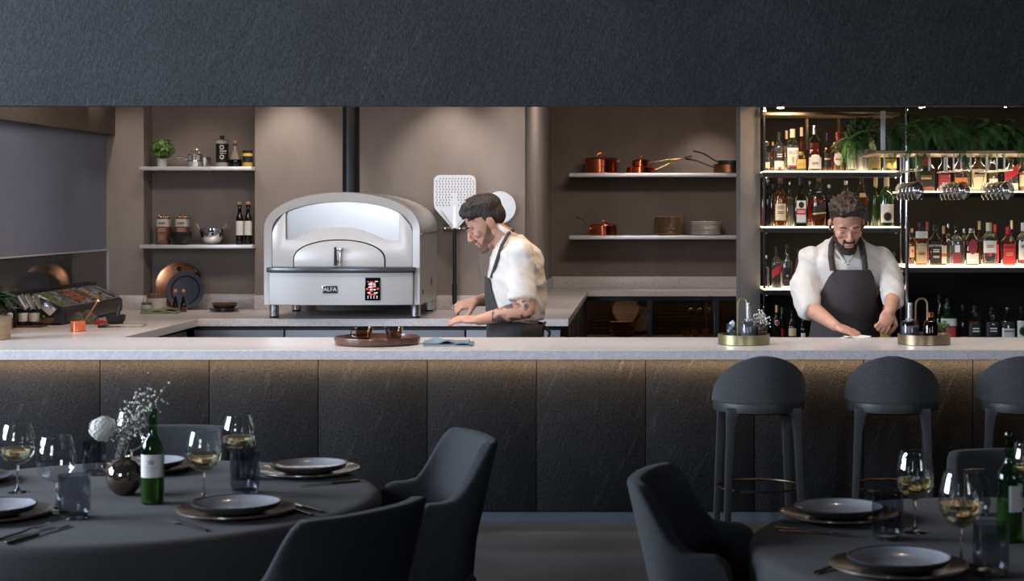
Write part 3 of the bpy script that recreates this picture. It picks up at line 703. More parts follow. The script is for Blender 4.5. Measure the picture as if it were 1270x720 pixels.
o = bp.xf(Matrix.Translation((0, 0, .148)) @ Matrix.Rotation(PI/2-.20, 4, 'X')).ob('plate', M_bluepl, None, (X(230.5, 13.2), 13.20, CT+.0015)); B().lathe([(.104, .0005), (.108, .004), (.113, .009), (.112, .0015)], 40, cap0=False, cap1=False).xf(Matrix.Translation((0, -.010, .150)) @ Matrix.Rotation(PI/2-.20, 4, 'X')).ob('groove', M_black, o); tag(o, 'matt blue-black plate leaning against the copper platter', 'plate')
cj = thing('canister', 'ivory ceramic canister with ribbed wooden lid beside folded green cloth', 'canister', (X(194, 13.02), 13.02, CT))
B().lathe([(.073, 0), (.076, .004), (.076, .098), (.070, .10)], 32).ob('body', M_ceram, cj)
b = B()
for i in range(14): a = 2*PI*i/14; b.box(-.013, .013, -.006, .006, .10, .136, .003, Matrix.Translation((.062*math.cos(a), .062*math.sin(a), 0)) @ Matrix.Rotation(a+PI/2, 4, 'Z'))
b.lathe([(.058, .1), (.058, .132), (0, .134)], 24); b.ob('lid', M_wooddk, cj)
cj = thing('canister', 'small grey jar with wooden lid beside the ivory canister', 'canister', (X(182, 12.9), 12.9, CT)); B().lathe([(.040, 0), (.042, .003), (.042, .052), (.038, .055)], 26).ob('body', M_concrete, cj)
B().lathe([(.038, .055), (.039, .072), (0, .074)], 20).ob('lid', M_wooddk, cj)
def folded_cloth(name, label, loc, w, d, m, seed, layers=3, rz=0.0, hh=.008, wave=.009):
    rnd = random.Random(seed); b = B()
    for k in range(layers):
        nx, ny = 18, 10; x0 = -w/2+rnd.uniform(0, .02); x1 = w/2-rnd.uniform(0, .03); ph = rnd.uniform(0, 6)
        top, bot = [], []
        for i in range(nx+1):
            for j in range(ny+1):
                u, v = i/nx, j/ny
                z = k*hh*1.0+wave*(max(0, math.sin(u*7+ph+v*2))**2)*((k+1)/layers)
                top.append((x0+(x1-x0)*u, (-d/2+d*v)*(1-.06*k), z+hh)); bot.append((x0+(x1-x0)*u, (-d/2+d*v)*(1-.06*k), (z if k else max(0, z*.3))))
        T_, Q = b._new(top), b._new(bot); st_ = ny+1
        for i in range(nx):
            for j in range(ny):
                a = i*st_+j; b.face([T_[a], T_[a+st_], T_[a+st_+1], T_[a+1]]); b.face([Q[a], Q[a+1], Q[a+st_+1], Q[a+st_]])
        def side(ids):
            for a, c in zip(ids, ids[1:]): b.face([T_[a], T_[c], Q[c], Q[a]])
        side([i*st_ for i in range(nx+1)]); side([i*st_+ny for i in range(nx+1)]); side(list(range(st_))); side([nx*st_+j for j in range(st_)])
    o = b.ob(name, m, None, loc, (0, 0, rz)); return o
tag(folded_cloth('napkin', 'folded sage green napkins lying on the alcove worktop', (X(199, 12.72), 12.72, CT), .27, .2, M_linen, 4, 4, .1, .008, .014), 'folded sage green cloth lying on the worktop in front of canisters', 'cloth')
for px, lab in ((217.5, 'small clear oil bottle with round cork behind the green cloth'), (227.5, 'small clear vinegar bottle with round cork before the blue plate')):
    t = thing('cruet_bottle', lab, 'bottle', (X(px, 12.88), 12.88, CT))
    B().lathe([(.027, 0), (.029, .003), (.026, .07), (.012, .125), (.010, .15)], 20).ob('bottle_body', M_glass, t)
    B().lathe([(.025, .004), (.027, .006), (.0255, .038), (0, .038)], 20).ob('vinegar', mat('red_vinegar', (.10, .025, .02), .1), t)
    B().lathe([(.0235, .040), (.020, .06), (.009, .118), (0, .12)], 16).ob('oil', M_blackgloss, t); B().ell((0, 0, .16), .015).ob('cork', M_cork, t)
t = thing('glass_bowl', 'brown glass bowl standing on a dark plate in the alcove', 'bowl', (X(278.5, 12.95), 12.95, CT+.0165))
B().lathe([(.05, 0), (.07, .006), (.092, .03), (.098, .05), (.094, .05), (.086, .03), (.06, .012), (0, .008)], 36).ob('bowl', mat('brown_glass', (.16, .085, .05), .08, trans=.45), t)
lathe_thing('plate', 'dark glass plate under the brown bowl in the alcove', 'plate', [(.05, 0), (.07, .004), (.118, .016), (.116, .02), (.06, .012), (0, .008)], mat('dark_glass_plate', (.05, .04, .035), .12), (X(278.5, 12.95), 12.95, CT+.008), 36)
lathe_thing('plate', 'lowest dark glass plate beneath the bowl and plate in the alcove', 'plate', [(.05, 0), (.07, .003), (.112, .010), (.110, .014), (.06, .008), (0, .006)], MATS['dark_glass_plate'], (X(278.5, 12.95), 12.95, CT), 36)

# ------------------------------------------------------------------ recess shelf ware
RY = 16.6; r1 = Z(214.5, SY); r2 = Z(292, SY)
def pot2(label, px, r, h):
    t = thing('copper_pot', label, 'pot', (X(px, RY), RY, r1))
    B().lathe([(r*.95, 0), (r, .008), (r, h), (r*1.04, h+.004), (r*.95, h+.002)], 40).ob('body', M_copper, t)
    l = B().lathe([(r*1.02, h+.004), (r*.98, h+.014), (r*.4, h+.022), (0, h+.024)], 36).ob('lid', M_copper, t)
    B().tube([(.045*math.cos(a), 0, h+.02+.048*math.sin(a)) for a in [PI*i/10 for i in range(11)]], .008, 8).ob('lid_handle', M_brass, l)
    for sx in (-1, 1):
        B().tube([(sx*(r-.002), -.05, h*.85), (sx*(r+.03), -.045, h*.95), (sx*(r+.04), 0, h*.97), (sx*(r+.03), .045, h*.95), (sx*(r-.002), .05, h*.85)], .007, 8).ob('side_handle', M_brass, t)
    return t
pot2('large lidded copper stockpot on the upper recess shelf', 745.5, .158, .135)
handle_pan('copper_pan', 'wide shallow copper frying pan below a smaller copper saucepan', (X(795, RY), RY, r1), .142, .058, M_copper, M_brass, -.12, .36, False, .12)
handle_pan('copper_saucepan', 'small lidded copper saucepan stacked on the shallow copper pan', (X(795, RY), RY, r1+.062), .085, .055, M_copper, M_brass, -.2, .30, True, .03)
handle_pan('copper_saucepan', 'dark copper saucepan with black handle beside the pillar', (X(905, RY), RY, r1), .16, .085, mat('aged_copper', (.34, .15, .09), .3, 1.0, var=.15), M_blackmetal, PI+.1, .28, False, .07)
handle_pan('iron_pan', 'black iron pan stacked in the dark copper saucepan', (X(907, RY), RY, r1+.089), .13, .032, M_blackmetal, M_blackmetal, PI+.35, .27, False, .10)
handle_pan('copper_saucepan', 'lidded copper saucepan with raised brass handle on lower recess shelf', (X(748.5, RY), RY, r2), .135, .095, M_copper, M_brass, PI+.5, .17, True, .10)
def plate_stack(px, r, n, dz, m, lab, grp):
    for k in range(n):
        q = r*(1-.01*(k % 3)) if m is not M_white else r
        o = lathe_thing('plate', lab, 'plate', [(q*.6, 0), (q*.75, .003), (q, dz*1.15), (q*.985, dz*1.3), (q*.7, .007), (0, .005)], m, (X(px, RY), RY, r2+k*dz), 40, grp)
plate_stack(828.5, .150, 11, .0162, mat('tan_plate', (.30, .20, .125), .4, var=.15), 'brown stoneware plate in the taller stack on recess shelf', 'brown plates stacked on the recess shelf')
plate_stack(875.5, .152, 8, .0165, mat('white_plate', (.68, .64, .61), .3), 'white plate in the stack beside the brown plates', 'white plates stacked on the recess shelf')

# ------------------------------------------------------------------ topping station on the left worktop
tp = thing('topping_station', 'long black sloped prep rail holding steel pans of pizza toppings', 'prep station', (-3.95, 12.05, CT))
y0, y1 = -.62, .66
prof = [(-.165, .012), (.015, .012), (.028, .025), (.030, .105), (.018, .118), (-.205, .215), (-.215, .20)]
B().prism([(u, v) for u, v in prof], y0, y1, 'y').bevel(.006, 2, 30).ob('housing', mat('graphite_steel', (.06, .058, .058), .3, .7, var=.1), tp)
B().box(-.16, .01, y0+.02, y1-.02, 0, .013).ob('feet', M_black, tp)
sl = math.atan2(.097, -.223)   # slope of the top face
MT = Matrix.Translation((.018, 0, .118)) @ Matrix.Rotation(-(PI-math.atan2(.097, .223))+PI, 4, 'Y')
# local: u runs up the slope (-x), w normal
def T3(u, y, wn):
    L_ = math.hypot(.223, .097); dx, dz = -.223/L_, .097/L_
    return Vector((.018+dx*u+dz*wn*1, y, .118+dz*u-dx*wn))
b = B()
def tbox(b, u0, u1, ya, yb, w0, w1):
    vs = [T3(u, y, q) for u in (u0, u1) for y in (ya, yb) for q in (w0, w1)]
    v = b._new(vs)
    for f in ((0, 1, 3, 2), (4, 6, 7, 5), (0, 4, 5, 1), (2, 3, 7, 6), (0, 2, 6, 4), (1, 5, 7, 3)): b.face([v[i] for i in f])
tbox(b, .004, .016, y0+.02, y1-.02, 0, .006); tbox(b, .215, .230, y0+.02, y1-.02, 0, .006)
npan = 8; pw = (y1-y0-.04)/npan
for k in range(npan+1):
    yy = y0+.02+k*pw; tbox(b, .016, .215, yy-.005, yy+.005, 0, .012)
b.ob('pan_frame', M_steel, tp)
fills = [('green', (.13, .17, .035)), (None, None), ('brown', (.15, .085, .035)), ('red', (.45, .085, .045)), ('olive', (.16, .11, .05)), ('beige', (.42, .31, .19)), (None, None), ('empty', None)]
for k, (nm, c) in enumerate(fills):
    ya, yb = y0+.02+k*pw+.006, y0+.02+(k+1)*pw-.006
    if nm is None:
        b = B(); tbox(b, .018, .214, ya, yb, .002, .010); tbox(b, .09, .14, ya+.02, yb-.02, .010, .022); b.ob('pan_lid', M_steel, tp)
        continue
    b = B(); tbox(b, .017, .214, ya-.001, yb+.001, .0005, .0022); p = b.ob('pan', M_chrome if c is None else M_steel, tp)
    if c is None:
        b = B(); tbox(b, .024, .206, ya+.006, yb-.006, .0022, .0028); b.ob('pan_well', M_black, p); continue
    rnd = random.Random(k); b = B()
    for i in range(90):
        u, y = rnd.uniform(.03, .205), rnd.uniform(ya+.012, yb-.012); q = T3(u, y, rnd.uniform(.001, .007))
        b.ell(q, (rnd.uniform(.006, .013), rnd.uniform(.004, .009), rnd.uniform(.003, .006)), (rnd.random(), rnd.random(), rnd.random()*3), 6, 5)
    o = b.ob('topping', mat('topping_'+nm, c, .55, var=.45, vscale=70), p)
B().box(-.215, -.200, y0-.30, y1+.1, .215, .235, .003).ob('back_rail', M_blackmetal, tp)
for yy in (y0-.26, y1+.05): B().box(-.214, -.202, yy, yy+.02, .0, .216).ob('rail_post', M_blackmetal, tp)
for k, px in enumerate((27, 35, 44)):
    yy = 11.26+.08*k; c = W(px, 374, yy)
    t = thing('steel_cup', ['tilted steel cup hanging at the outer end of the prep rail', 'tilted steel cup in the middle of three on prep rail', 'tilted steel cup hanging nearest the topping pans'][k], 'cup', c, group='steel cups on the prep rail')
    Mx = Euler((.25, -.45, 0)).to_matrix().to_4x4()
    B().lathe([(.026, -.055), (.030, -.052), (.034, .05), (.031, .05), (.027, -.045), (0, -.047)], 20).xf(Mx).ob('cup', M_steel, t)
b = B(); b.box(-.045, .045, -.035, .035, 0, .06, .008); b.xf(Euler((0, .75, .2)).to_matrix().to_4x4())
o = b.ob('steel_tub', M_steel, None, W(56, 386, 11.25)); o.location.z = CT+.105; tag(o, 'tilted steel tub leaning at the near end of the prep rail', 'tub')
# oil bottles on their tray
ty = 11.27
o = B().box(-.10, .10, -.06, .06, 0, .012, .005).ob('serving_board', M_wood, None, (X(36.5, ty), ty, CT)); tag(o, 'small dark wooden board under two corked oil bottles', 'board')
for px, lab in ((28.5, 'corked dark oil bottle with white label nearer the planter'), (42.3, 'corked dark oil bottle with white label nearer the copper pot')):
    t = oil_bottle('oil_bottle', lab, (X(px, ty), ty, CT+.012), .165, .033, M_glass, M_blackgloss, M_white, 'oil bottles on the small board', .011, (.16, .50))
t = thing('pepper_mill', 'dark slim mill with white collar beside the planter', 'mill', (X(12.5, 11.05), 11.05, CT)); B().lathe([(.02, 0), (.021, .004), (.014, .02), (.018, .045), (.014, .07), (.016, .09)], 18).ob('body', M_wooddk, t); B().lathe([(.0165, .075), (.0165, .1), (.01, .108), (0, .11)], 16).ob('collar', M_ceram, t)
t = thing('wooden_bowl', 'brown wooden bowl of green leaves behind the oil bottles', 'bowl', (X(57, 11.47), 11.47, CT)); B().lathe([(.035, 0), (.05, .004), (.078, .03), (.083, .052), (.079, .052), (.06, .02), (0, .012)], 28).ob('bowl', M_wood, t)
leaf_blob(B(), (-.015, -.01, .045), .04, 40, .04, 9, .6).ob('leaves', mat('bright_leaf', (.12, .30, .03), .5, var=.3, vscale=30), t, smooth=False)
t = thing('copper_measuring_pot', 'tiny shiny copper pot with a long raised handle on worktop', 'pot', (X(97, 10.86), 10.86, CT))
B().lathe([(.043, 0), (.046, .003), (.046, .066), (.048, .069), (.044, .068), (.043, .006)], 32).ob('body', M_copper, t)
B().tube([(.02, .035, .055), (.055, .05, .105), (.095, .06, .175), (.11, .062, .20), (.118, .06, .19)], .006, 8, rs=[.006, .006, .006, .009, .01]).ob('handle', mat('dark_copper', (.45, .16, .10), .3, 1.0), t)
for k, (px, yy, r, lab) in enumerate(((97, 11.5, .040, 'green artichoke behind the copper pot handle'), (109, 11.55, .046, 'large green artichoke in front of the prep rail'), (117, 11.6, .030, 'smaller green artichoke beside the red peppers'))):
    b = B(); rnd = random.Random(k)
    b.ell((0, 0, r*.9), (r*.75, r*.75, r*.85))
    for i in range(46):
        h_ = i/46; a = i*2.4; rr = r*math.sin(PI*(.22+.7*h_)); z = r*.1+h_*r*1.75
        c = Vector((rr*math.cos(a)*.92, rr*math.sin(a)*.92, z)); b.ell(c, (r*.30, r*.12, r*.34), (.2, 0, a+PI/2), 6, 5)
    o = b.ob('artichoke', mat('artichoke_green', (.115, .14, .085), .6, var=.35, vscale=40), None, (X(px, yy), yy, CT)); tag(o, lab, 'artichoke', 'artichokes by the prep rail')
for k, (px, yy, lab) in enumerate(((121, 11.45, 'red chilli nearest the artichokes'), (125, 11.52, 'red chilli lying between two others'), (129, 11.48, 'red chilli nearest the black mortar'))):
    o = B().tube([(-.035, 0, .012), (-.012, .006, .016), (.015, 0, .015), (.04, -.008, .008)], .012, 8, rs=[.004, .013, .012, .003]).ob('chilli', mat('chilli_red', (.48, .02, .03), .25), None, (X(px, yy), yy, CT), (0, 0, .6*k)); tag(o, lab, 'chilli', 'red chillies on the worktop')
t = thing('mortar', 'black stone mortar bowl beside the chillies', 'mortar', (X(143.5, 11.35), 11.35, CT+.016)); B().lathe([(.04, 0), (.046, .003), (.060, .022), (.067, .058), (.060, .060), (.052, .03), (0, .016)], 30).ob('bowl', M_bowlblk, t)
o = B().cone((.0, 0, .03), (.016, .01, .125), .016, .009, 12).ob('pestle', mat('blue_black_stone', (.03, .036, .05), .45), None, (X(145, 11.35), 11.35, CT+.016)); tag(o, 'dark pestle standing in the black mortar', 'pestle')
o = B().box(-.15, .15, -.085, .085, 0, .015, .006).ob('cutting_board', mat('pale_board', (.36, .33, .26), .5, var=.15), None, (X(151, 11.33), 11.33, CT), (0, 0, .12)); tag(o, 'pale green-grey chopping board under the mortar', 'chopping board')
t = thing('kitchen_knife', 'kitchen knife with black handle lying before the chopping board', 'knife', (X(128, 11.18), 11.18, CT+.0)); B().cone((-.035, 0, .012), (.03, .03, .012), .012, .011, 10).ob('handle', M_black, t); B().prism([(.02, .012), (.15, .085), (.14, .10), (.03, .04)], .010, .012, 'z').ob('blade', M_steel, t)
# planter at the frame edge
t = thing('planter', 'pale plywood planter with dark green leaves at the worktop end', 'plant', (-3.945, 10.20, CT))
B().lathe([(.096, 0), (.102, .003), (.106, .14), (.098, .14), (.094, .125), (0, .125)], 24, p=6).ob('box', M_plantbox, t)
b = B(); rnd = random.Random(5)
for i in range(64):
    a = rnd.uniform(0, 2*PI); l = rnd.uniform(.07, .18); p = Vector((rnd.uniform(-.06, .06), rnd.uniform(-.06, .06), .14+rnd.uniform(0, .13)))
    d = Vector((math.cos(a), math.sin(a), rnd.uniform(-.3, .5))).normalized(); sd = d.cross(Vector((0, 0, 1))).normalized(); wd = l*.24
    q = [p, p+d*l*.5+sd*wd+Vector((0, 0, .02)), p+d*l*.5+Vector((0, 0, .008)), p+d*l*.5-sd*wd+Vector((0, 0, .02)), p+d*l-Vector((0, 0, .03))]
    v = b._new(q); b.face([v[0], v[1], v[2]]); b.face([v[0], v[2], v[3]]); b.face([v[1], v[4], v[2]]); b.face([v[2], v[4], v[3]])
b.ob('leaves', M_darkleaf, t)

# ------------------------------------------------------------------ things on the bar worktop
ty = 9.86
t = thing('serving_tray', 'round dark walnut tray with two glass cups on the bar', 'tray', (X(468, ty), ty, CT)); q = 53*ty/F
B().lathe([(q*.90, 0), (q*.97, .006), (q, .03), (q*.99, .045), (q*.965, .046), (q*.95, .03), (q*.92, .016), (0, .014)], 56).ob('dish', M_wood, t)
for px, ha, lab in ((451.5, PI, 'brown glass cup on walnut tray nearer the oven badge, handle outward'), (488.5, -1.45, 'brown glass cup on walnut tray nearer the striped cloth')):
    t = thing('glass_cup', lab, 'cup', (X(px, ty), ty, CT+.016)); 
    B().lathe([(.036, 0), (.040, .004), (.047, .05), (.055, .082), (.052, .082), (.044, .05), (.036, .01), (0, .008)], 28).ob('cup', M_smokebrown, t)
    B().lathe([(.034, .010), (.037, .022), (0, .022)], 24).ob('coffee', mat('coffee', (.03, .015, .01), .15), t)
    b = B().tube([(.046, 0, .068), (.072, 0, .066), (.076, 0, .045), (.062, 0, .026), (.042, 0, .024)], .005, 8); b.xf(Matrix.Rotation(ha, 4, 'Z')); b.ob('handle', M_smokebrown, t)
tag(folded_cloth('napkin', '', (X(556, 9.78), 9.78, CT), .29, .24, M_bluelinen, 12, 3, .06, .007, .016), 'folded blue and cream cloth napkin on the bar beside walnut tray', 'cloth')
o = B().box(-.135, .135, -.128, -.121, .002, .006).ob('hem', M_ceram, COL.objects[-1])
def bar_tray(px, py_f, wpx, m, label):
    yy = 9.86; r = wpx/2*yy/F
    t = thing('bar_tray', label, 'tray', (X(px, yy), yy, CT))
    B().lathe([(r-.004, 0), (r, .003), (r, .058), (r-.004, .059), (r-.006, .056), (r-.006, .010), (0, .009)], 56).ob('dish', m, t)
    B().lathe([(r-.007, .030), (r-.007, .034), (0, .034)], 48).ob('mat', M_black, t)
    return Vector((X(px, yy), yy, CT+.034)), r
c1, q1 = bar_tray(922.5, 429, 64.5, M_olivebrass, 'round olive brass tray with cups and flowers before dark pillar')
c2, q2 = bar_tray(1146, 429, 65, M_bronze, 'round bronze tray with amber bottle beside the barman')
def shaker(c, dx, dy, label, m, spout, sr):
    t = thing('mixing_jar', label, 'jar', c+Vector((dx, dy, 0)))
    B().lathe([(.048, 0), (.052, .003), (.052, .085), (.046, .098), (.022, .104)], 30).ob('jar', m, t)
    B().lathe([(.044, .004), (.047, .008), (.047, .070), (0, .072)], 26).ob('contents', mat('jar_contents', (.30, .29, .32), .25, trans=.35), t)
    B().cone((0, 0, .10), (0, 0, .10+spout), sr, sr*.9, 18).ob('spout', M_steel, t)
    B().lathe([(.024, .102), (.026, .112), (sr, .116)], 22).ob('collar', M_chrome, t)
    return t
shaker(c1, .028, .0, 'smoked glass jar with steel spout on the olive tray', M_smoke, .105, .016)
b = B().tube([(0, 0, 0), (0, 0, .10)]+[(.0255-.0255*math.cos(PI*i/12), 0, .19+.036*math.sin(PI*i/12)) for i in range(13)]+[(.051, 0, .12)], .0055, 8)
o = b.ob('tray_hook', M_olivebrass, None, c1+Vector((-.030, .075, 0))); tag(o, 'olive brass crook handle rising from the olive tray', 'handle')
t = thing('glass_tumbler', 'smoky tumbler of ice on the olive brass tray', 'glass', c1+Vector((-.073, .0, 0)))
B().lathe([(.026, 0), (.029, .003), (.030, .085), (.028, .085), (.026, .008), (0, .006)], 24).ob('glass', M_smoke, t)
b = B(); rnd = random.Random(2)
for i in range(16): b.box(-.009, .009, -.009, .009, -.009, .009, .002, Matrix.Translation((rnd.uniform(-.014, .014), rnd.uniform(-.014, .014), .02+i*.0048)) @ Euler((rnd.random()*3, rnd.random()*3, 0)).to_matrix().to_4x4(), 1)
b.ob('ice', mat('ice', (.62, .66, .75), .25), t)
t = thing('flower_cup', 'ridged brown cup of white blossom sprigs on the olive tray', 'vase', c1+Vector((.102, .0, 0)))
B().lathe([(.028, 0), (.034, .004), (.034, .018), (.030, .022), (.034, .027), (.034, .042), (.030, .046), (.034, .051), (.033, .066), (.028, .066), (.027, .01)], 26).ob('cup', mat('brown_cup', (.055, .03, .022), .35), t)
def sprigs(t, n, spread, h0, h1, dots, dr, seed, mt=M_petal, tilt=(0, 0)):
    rnd = random.Random(seed); bs, bf = B(), B()
    for i in range(n):
        a = rnd.uniform(0, 2*PI); r_ = spread*math.sqrt(rnd.random()); tip = Vector((r_*math.cos(a)+tilt[0], r_*math.sin(a)+tilt[1], rnd.uniform(h0, h1)))
        bs.tube([(0, 0, .03), tip*.5+Vector((0, 0, .015)), tip], .0011, 5)
        for k in range(dots):
            p = tip*(1-.40*rnd.random())+Vector((rnd.gauss(0, 1), rnd.gauss(0, 1), rnd.gauss(0, 1)))*dr*2.2; bf.ico(p, dr*rnd.uniform(.6, 1.2), 1)
            bs.tube([tip*.55+p*.0+Vector((0, 0, .0)), p], .0006, 4)
    bs.ob('stems', M_stem, t); bf.ob('blossom', mt, t)
sprigs(t, 9, .045, .12, .185, 10, .006, 3)
shaker(c2, -.082, .0, 'clear ribbed jar with tall steel spout on the bronze tray', thin_glass('pale_smoke', (.70, .70, .74)), .105, .018)
b = B().tube([(0, 0, 0), (0, 0, .10)]+[(.034-.034*math.cos(PI*i/12), 0, .19+.036*math.sin(PI*i/12)) for i in range(13)]+[(.068, 0, .10), (.068, 0, 0)], .006, 8)
o = b.ob('tray_hook', M_bronze, None, c2+Vector((-.034, .085, 0))); tag(o, 'bronze loop handle standing up from the bronze tray', 'handle')
t = thing('amber_bottle', 'amber glass bottle with a copper cap on the bronze tray', 'bottle', c2+Vector((.036, -.015, 0)))
B().lathe([(.040, 0), (.043, .003), (.043, .075), (.034, .098), (.016, .108), (.015, .125)], 28).ob('bottle_body', thin_glass('amber_glass', (.42, .17, .04)), t)
B().lathe([(.039, .004), (.040, .068), (0, .068)], 24).ob('syrup', mat('dark_syrup', (.02, .009, .005), .1), t); B().lathe([(.017, .122), (.018, .15), (0, .151)], 18).ob('cap', M_copper, t)
t = thing('herb_glass', 'small glass of green herbs on the bronze tray', 'glass', c2+Vector((.115, .01, 0))); B().lathe([(.028, 0), (.031, .003), (.033, .07), (.031, .07), (.028, .007), (0, .005)], 22).ob('glass', M_glass, t)
leaf_blob(B(), (0, 0, .065), .034, 90, .018, 6).ob('herbs', M_leaf, t, smooth=False)
# ------------------------------------------------------------------ back bar: lit shelves
LY0, LY1 = 12.36, 12.80          # shelf depth, unit next to the pillar
QY0, QY1 = 11.98, 12.55          # shelf depth, unit with the hanging glasses
S1, S2, S3 = Z(212, LY0), Z(281, LY0), Z(358, LY0)
R1, R2, R3 = Z(189, 11.9), Z(237, QY0), Z(330, QY0)
S4 = .78
def led_shelf(x0, x1, y0, y1, zt, label, th=.040, power=4.0):
    t = thing('bar_shelf', label, 'shelf', ((x0+x1)/2, y1, zt-th), group='lit bar shelves'); hw = (x1-x0)/2; d = y1-y0
    B().box(-hw, hw, -d, 0, 0, th-.009, .001).ob('tray', M_bronze, t)
    B().box(-hw+.008, hw-.008, -d+.006, -.004, th-.009, th).ob('light_panel', M_led, t)
    B().box(-hw, hw, -d-.004, -d, -.004, th-.010).ob('front_edge', M_blackmetal, t)
    for sx in (-1, 1): B().cone((sx*(hw-.03), -d+.02, -.012), (sx*(hw-.03), -d+.02, 0), .010, .010, 10).ob('bracket', M_chrome, t)
    return t
xl0, xl1 = X(946, LY0), X(1117, LY0)
led_shelf(xl0, xl1, LY0, LY1, S1, 'lit shelf carrying the row with the trailing green plant')
led_shelf(xl0, xl1, LY0, LY1, S2, 'lit bottle shelf just behind the head of the barman')
led_shelf(xl0, xl1, LY0, LY1, S3, 'lit bottle shelf beside the shoulder of the barman')
xr0, xr1 = X(1120, QY0), 3.2
led_shelf(xr0, xr1, QY0, QY1, R2, 'lit bottle shelf behind the hanging wine glasses')
led_shelf(xr0, xr1, QY0, QY1, R3, 'lit shelf with square whiskey bottles below the hanging glasses')
for x0, x1, y, z, p in ((xl0, xl1, 12.70, S1-.03, 5), (xl0, xl1, 12.70, S2-.03, 5), (xl0, xl1, 12.70, S3-.03, 3), (xr0, xr1, 12.45, R2-.03, 7), (xr0, xr1, 12.45, R3-.03, 4), (xl0, xl1, 12.60, Z(137, 12.4)-.02, 7), (xr0, xr1, 12.3, R1-.04, 9)):
    area('shelf_light', ((x0+x1)/2, y, z), ((x0+x1)/2, y-.12, z-1), x1-x0, .03, p, (1.0, .80, .55))
t = thing('top_shelf', 'bronze shelf with spot lamps at the top of the bottle wall', 'shelf', ((xl0+xl1)/2, LY1, Z(138.5, LY0))); hw = (xl1-xl0)/2
B().box(-hw, hw, -.42, 0, -.025, 0, .002).ob('board', M_bronze, t)
for sx in (.25, .42): B().box(-hw+sx*2*hw*1.4, -hw+sx*2*hw*1.4+.02, -.03, 0, -.26, -.025).ob('bracket', M_bronze, t)
# uprights
for px, y, z1_, lab, r in ((1125, 11.97, 2.98, 'chrome upright post between the two bottle units', .015), (1117.5, 12.38, S1+.02, 'slim chrome rod at the end of the lower bottle shelves', .008), (948, 12.40, 2.98, 'dark upright post next to the plaster pillar', .009)):
    o = B().cone((X(px, y), y, S4), (X(px, y), y, z1_), r, r, 14).ob('upright_post', M_chrome if px > 1000 else M_blackmetal); tag(o, lab, 'post')
t = thing('back_counter', 'low dark counter holding bottles along the bar wall', 'counter', (2.4, 12.5, 0)); B().box(-1.5, 1.5, -.45, .45, 0, S4-.03).ob('body', M_black, t); B().box(-1.52, 1.52, -.47, .47, S4-.03, S4, .003).ob('top', M_dark, t)
# glass rack shelf
RX0 = X(1075, 11.9)
t = thing('glass_rack', 'bronze overhead shelf with rods and rails for hanging glasses', 'rack', ((RX0+3.2)/2, 12.3, R1)); hw = (3.2-RX0)/2; xc = (RX0+3.2)/2
B().box(-hw, hw, -.85, 0, -.022, 0, .002).ob('board', M_bronze, t)
GX = [X(px, 11.5) for px in (1131.5, 1187.5, 1241, 1296)]
railz = Z(211.5, 11.5)
rz_ = railz-R1
for i, gx in enumerate(GX):
    for sx in (-.022, .022):
        B().cone((gx-xc+sx, -1.06, rz_), (gx-xc+sx, -.12, rz_), .005, .005, 8).ob('rail', M_steel, t)
    for sx, yy in ((-.026, -.80), (.026, -.80), (-.026, -.45), (.026, -.25)):
        B().cone((gx-xc+sx, yy, rz_), (gx-xc+sx, yy, -.02), .006, .006, 8).ob('rod', M_shelf, t)
for px in (1095, 1150, 1201): B().cone((X(px, 11.6)-xc, -.78, rz_), (X(px, 11.6)-xc, -.78, -.02), .006, .006, 8).ob('rod', M_shelf, t)
o = B().box(-.012, .02, -.006, .006, 0, .19, .002).ob('metal_strip', M_shelf, None, (X(1093.5, 11.5), 11.46, Z(168, 11.5))); tag(o, 'pale vertical metal strip hanging in front of the dark ferns', 'strip')
o.location.z = R1; o.scale.z = (Z(138, 11.5)-R1)/.19
row_lab = ['nearest the post', 'second along from the post', 'third along from the post', 'at the picture edge']
proto = None
for i, gx in enumerate(GX):
    for k in range(5):
        yy = 11.30+k*.165
        if yy > 12.2: break
        lab = 'upside down wine glass hanging in the rack row '+row_lab[i]; grp = 'hanging glasses in the row '+row_lab[i]
        if proto is None:
            t = proto = thing('hanging_wine_glass', lab, 'glass', (gx, yy, railz+.0055), group=grp)
            B().lathe([(.0, .003), (.036, 0), (.036, -.002), (.006, -.008), (.0035, -.02), (.0035, -.075), (.008, -.083)], 20).ob('stem', M_glass, t)
            B().lathe([(.006, -.080), (.026, -.088), (.044, -.112), (.049, -.140), (.046, -.168), (.031, -.204), (.030, -.204), (.0445, -.168), (.0475, -.140), (.042, -.113), (.025, -.090), (0, -.083)], 26).ob('bowl', thin_glass('rack_glass', (.80, .82, .85), .05, 3.2), t)
        else: dup(proto, (gx, yy, railz+.0055), label=lab, group=grp)
# lamps at the top of the bar
for px, py, yy, r in ((968, 133.5, 12.0, .032), (948.5, 137, 12.25, .014), (1142, 133, 11.8, .014), (1146.5, 131.8, 11.8, .009), (1247, 132, 11.8, .012)):
    c = W(px, py, yy)
    t = thing('spot_lamp', {968: 'bright round spot lamp above the bottle shelves', 948.5: 'small spot lamp in the corner by the pillar', 1142: 'small lamp glowing among the ferns over the rack', 1146.5: 'tiny lamp beside the small fern lamp', 1247: 'small lamp above the ferns at the far end'}[px], 'lamp', c)
    B().cone((0, 0, .012), (0, 0, 3.0-c.z), .006, .006, 8).ob('stem', M_blackmetal, t)
    B().lathe([(r*.8, 0), (r, .004), (r, .03), (r*.6, .04), (0, .041)], 18).ob('housing', M_chrome, t); B().lathe([(0, -.006), (r*.75, -.004), (r*.8, .001), (0, .002)], 18).ob('bulb', M_bulb, t)
spot('lamp_spot', W(968, 134.5, 12.0)+Vector((0, 0, -.02)), (1.0, 12.7, 1.9), 20, WARM, 120, .5, .03)

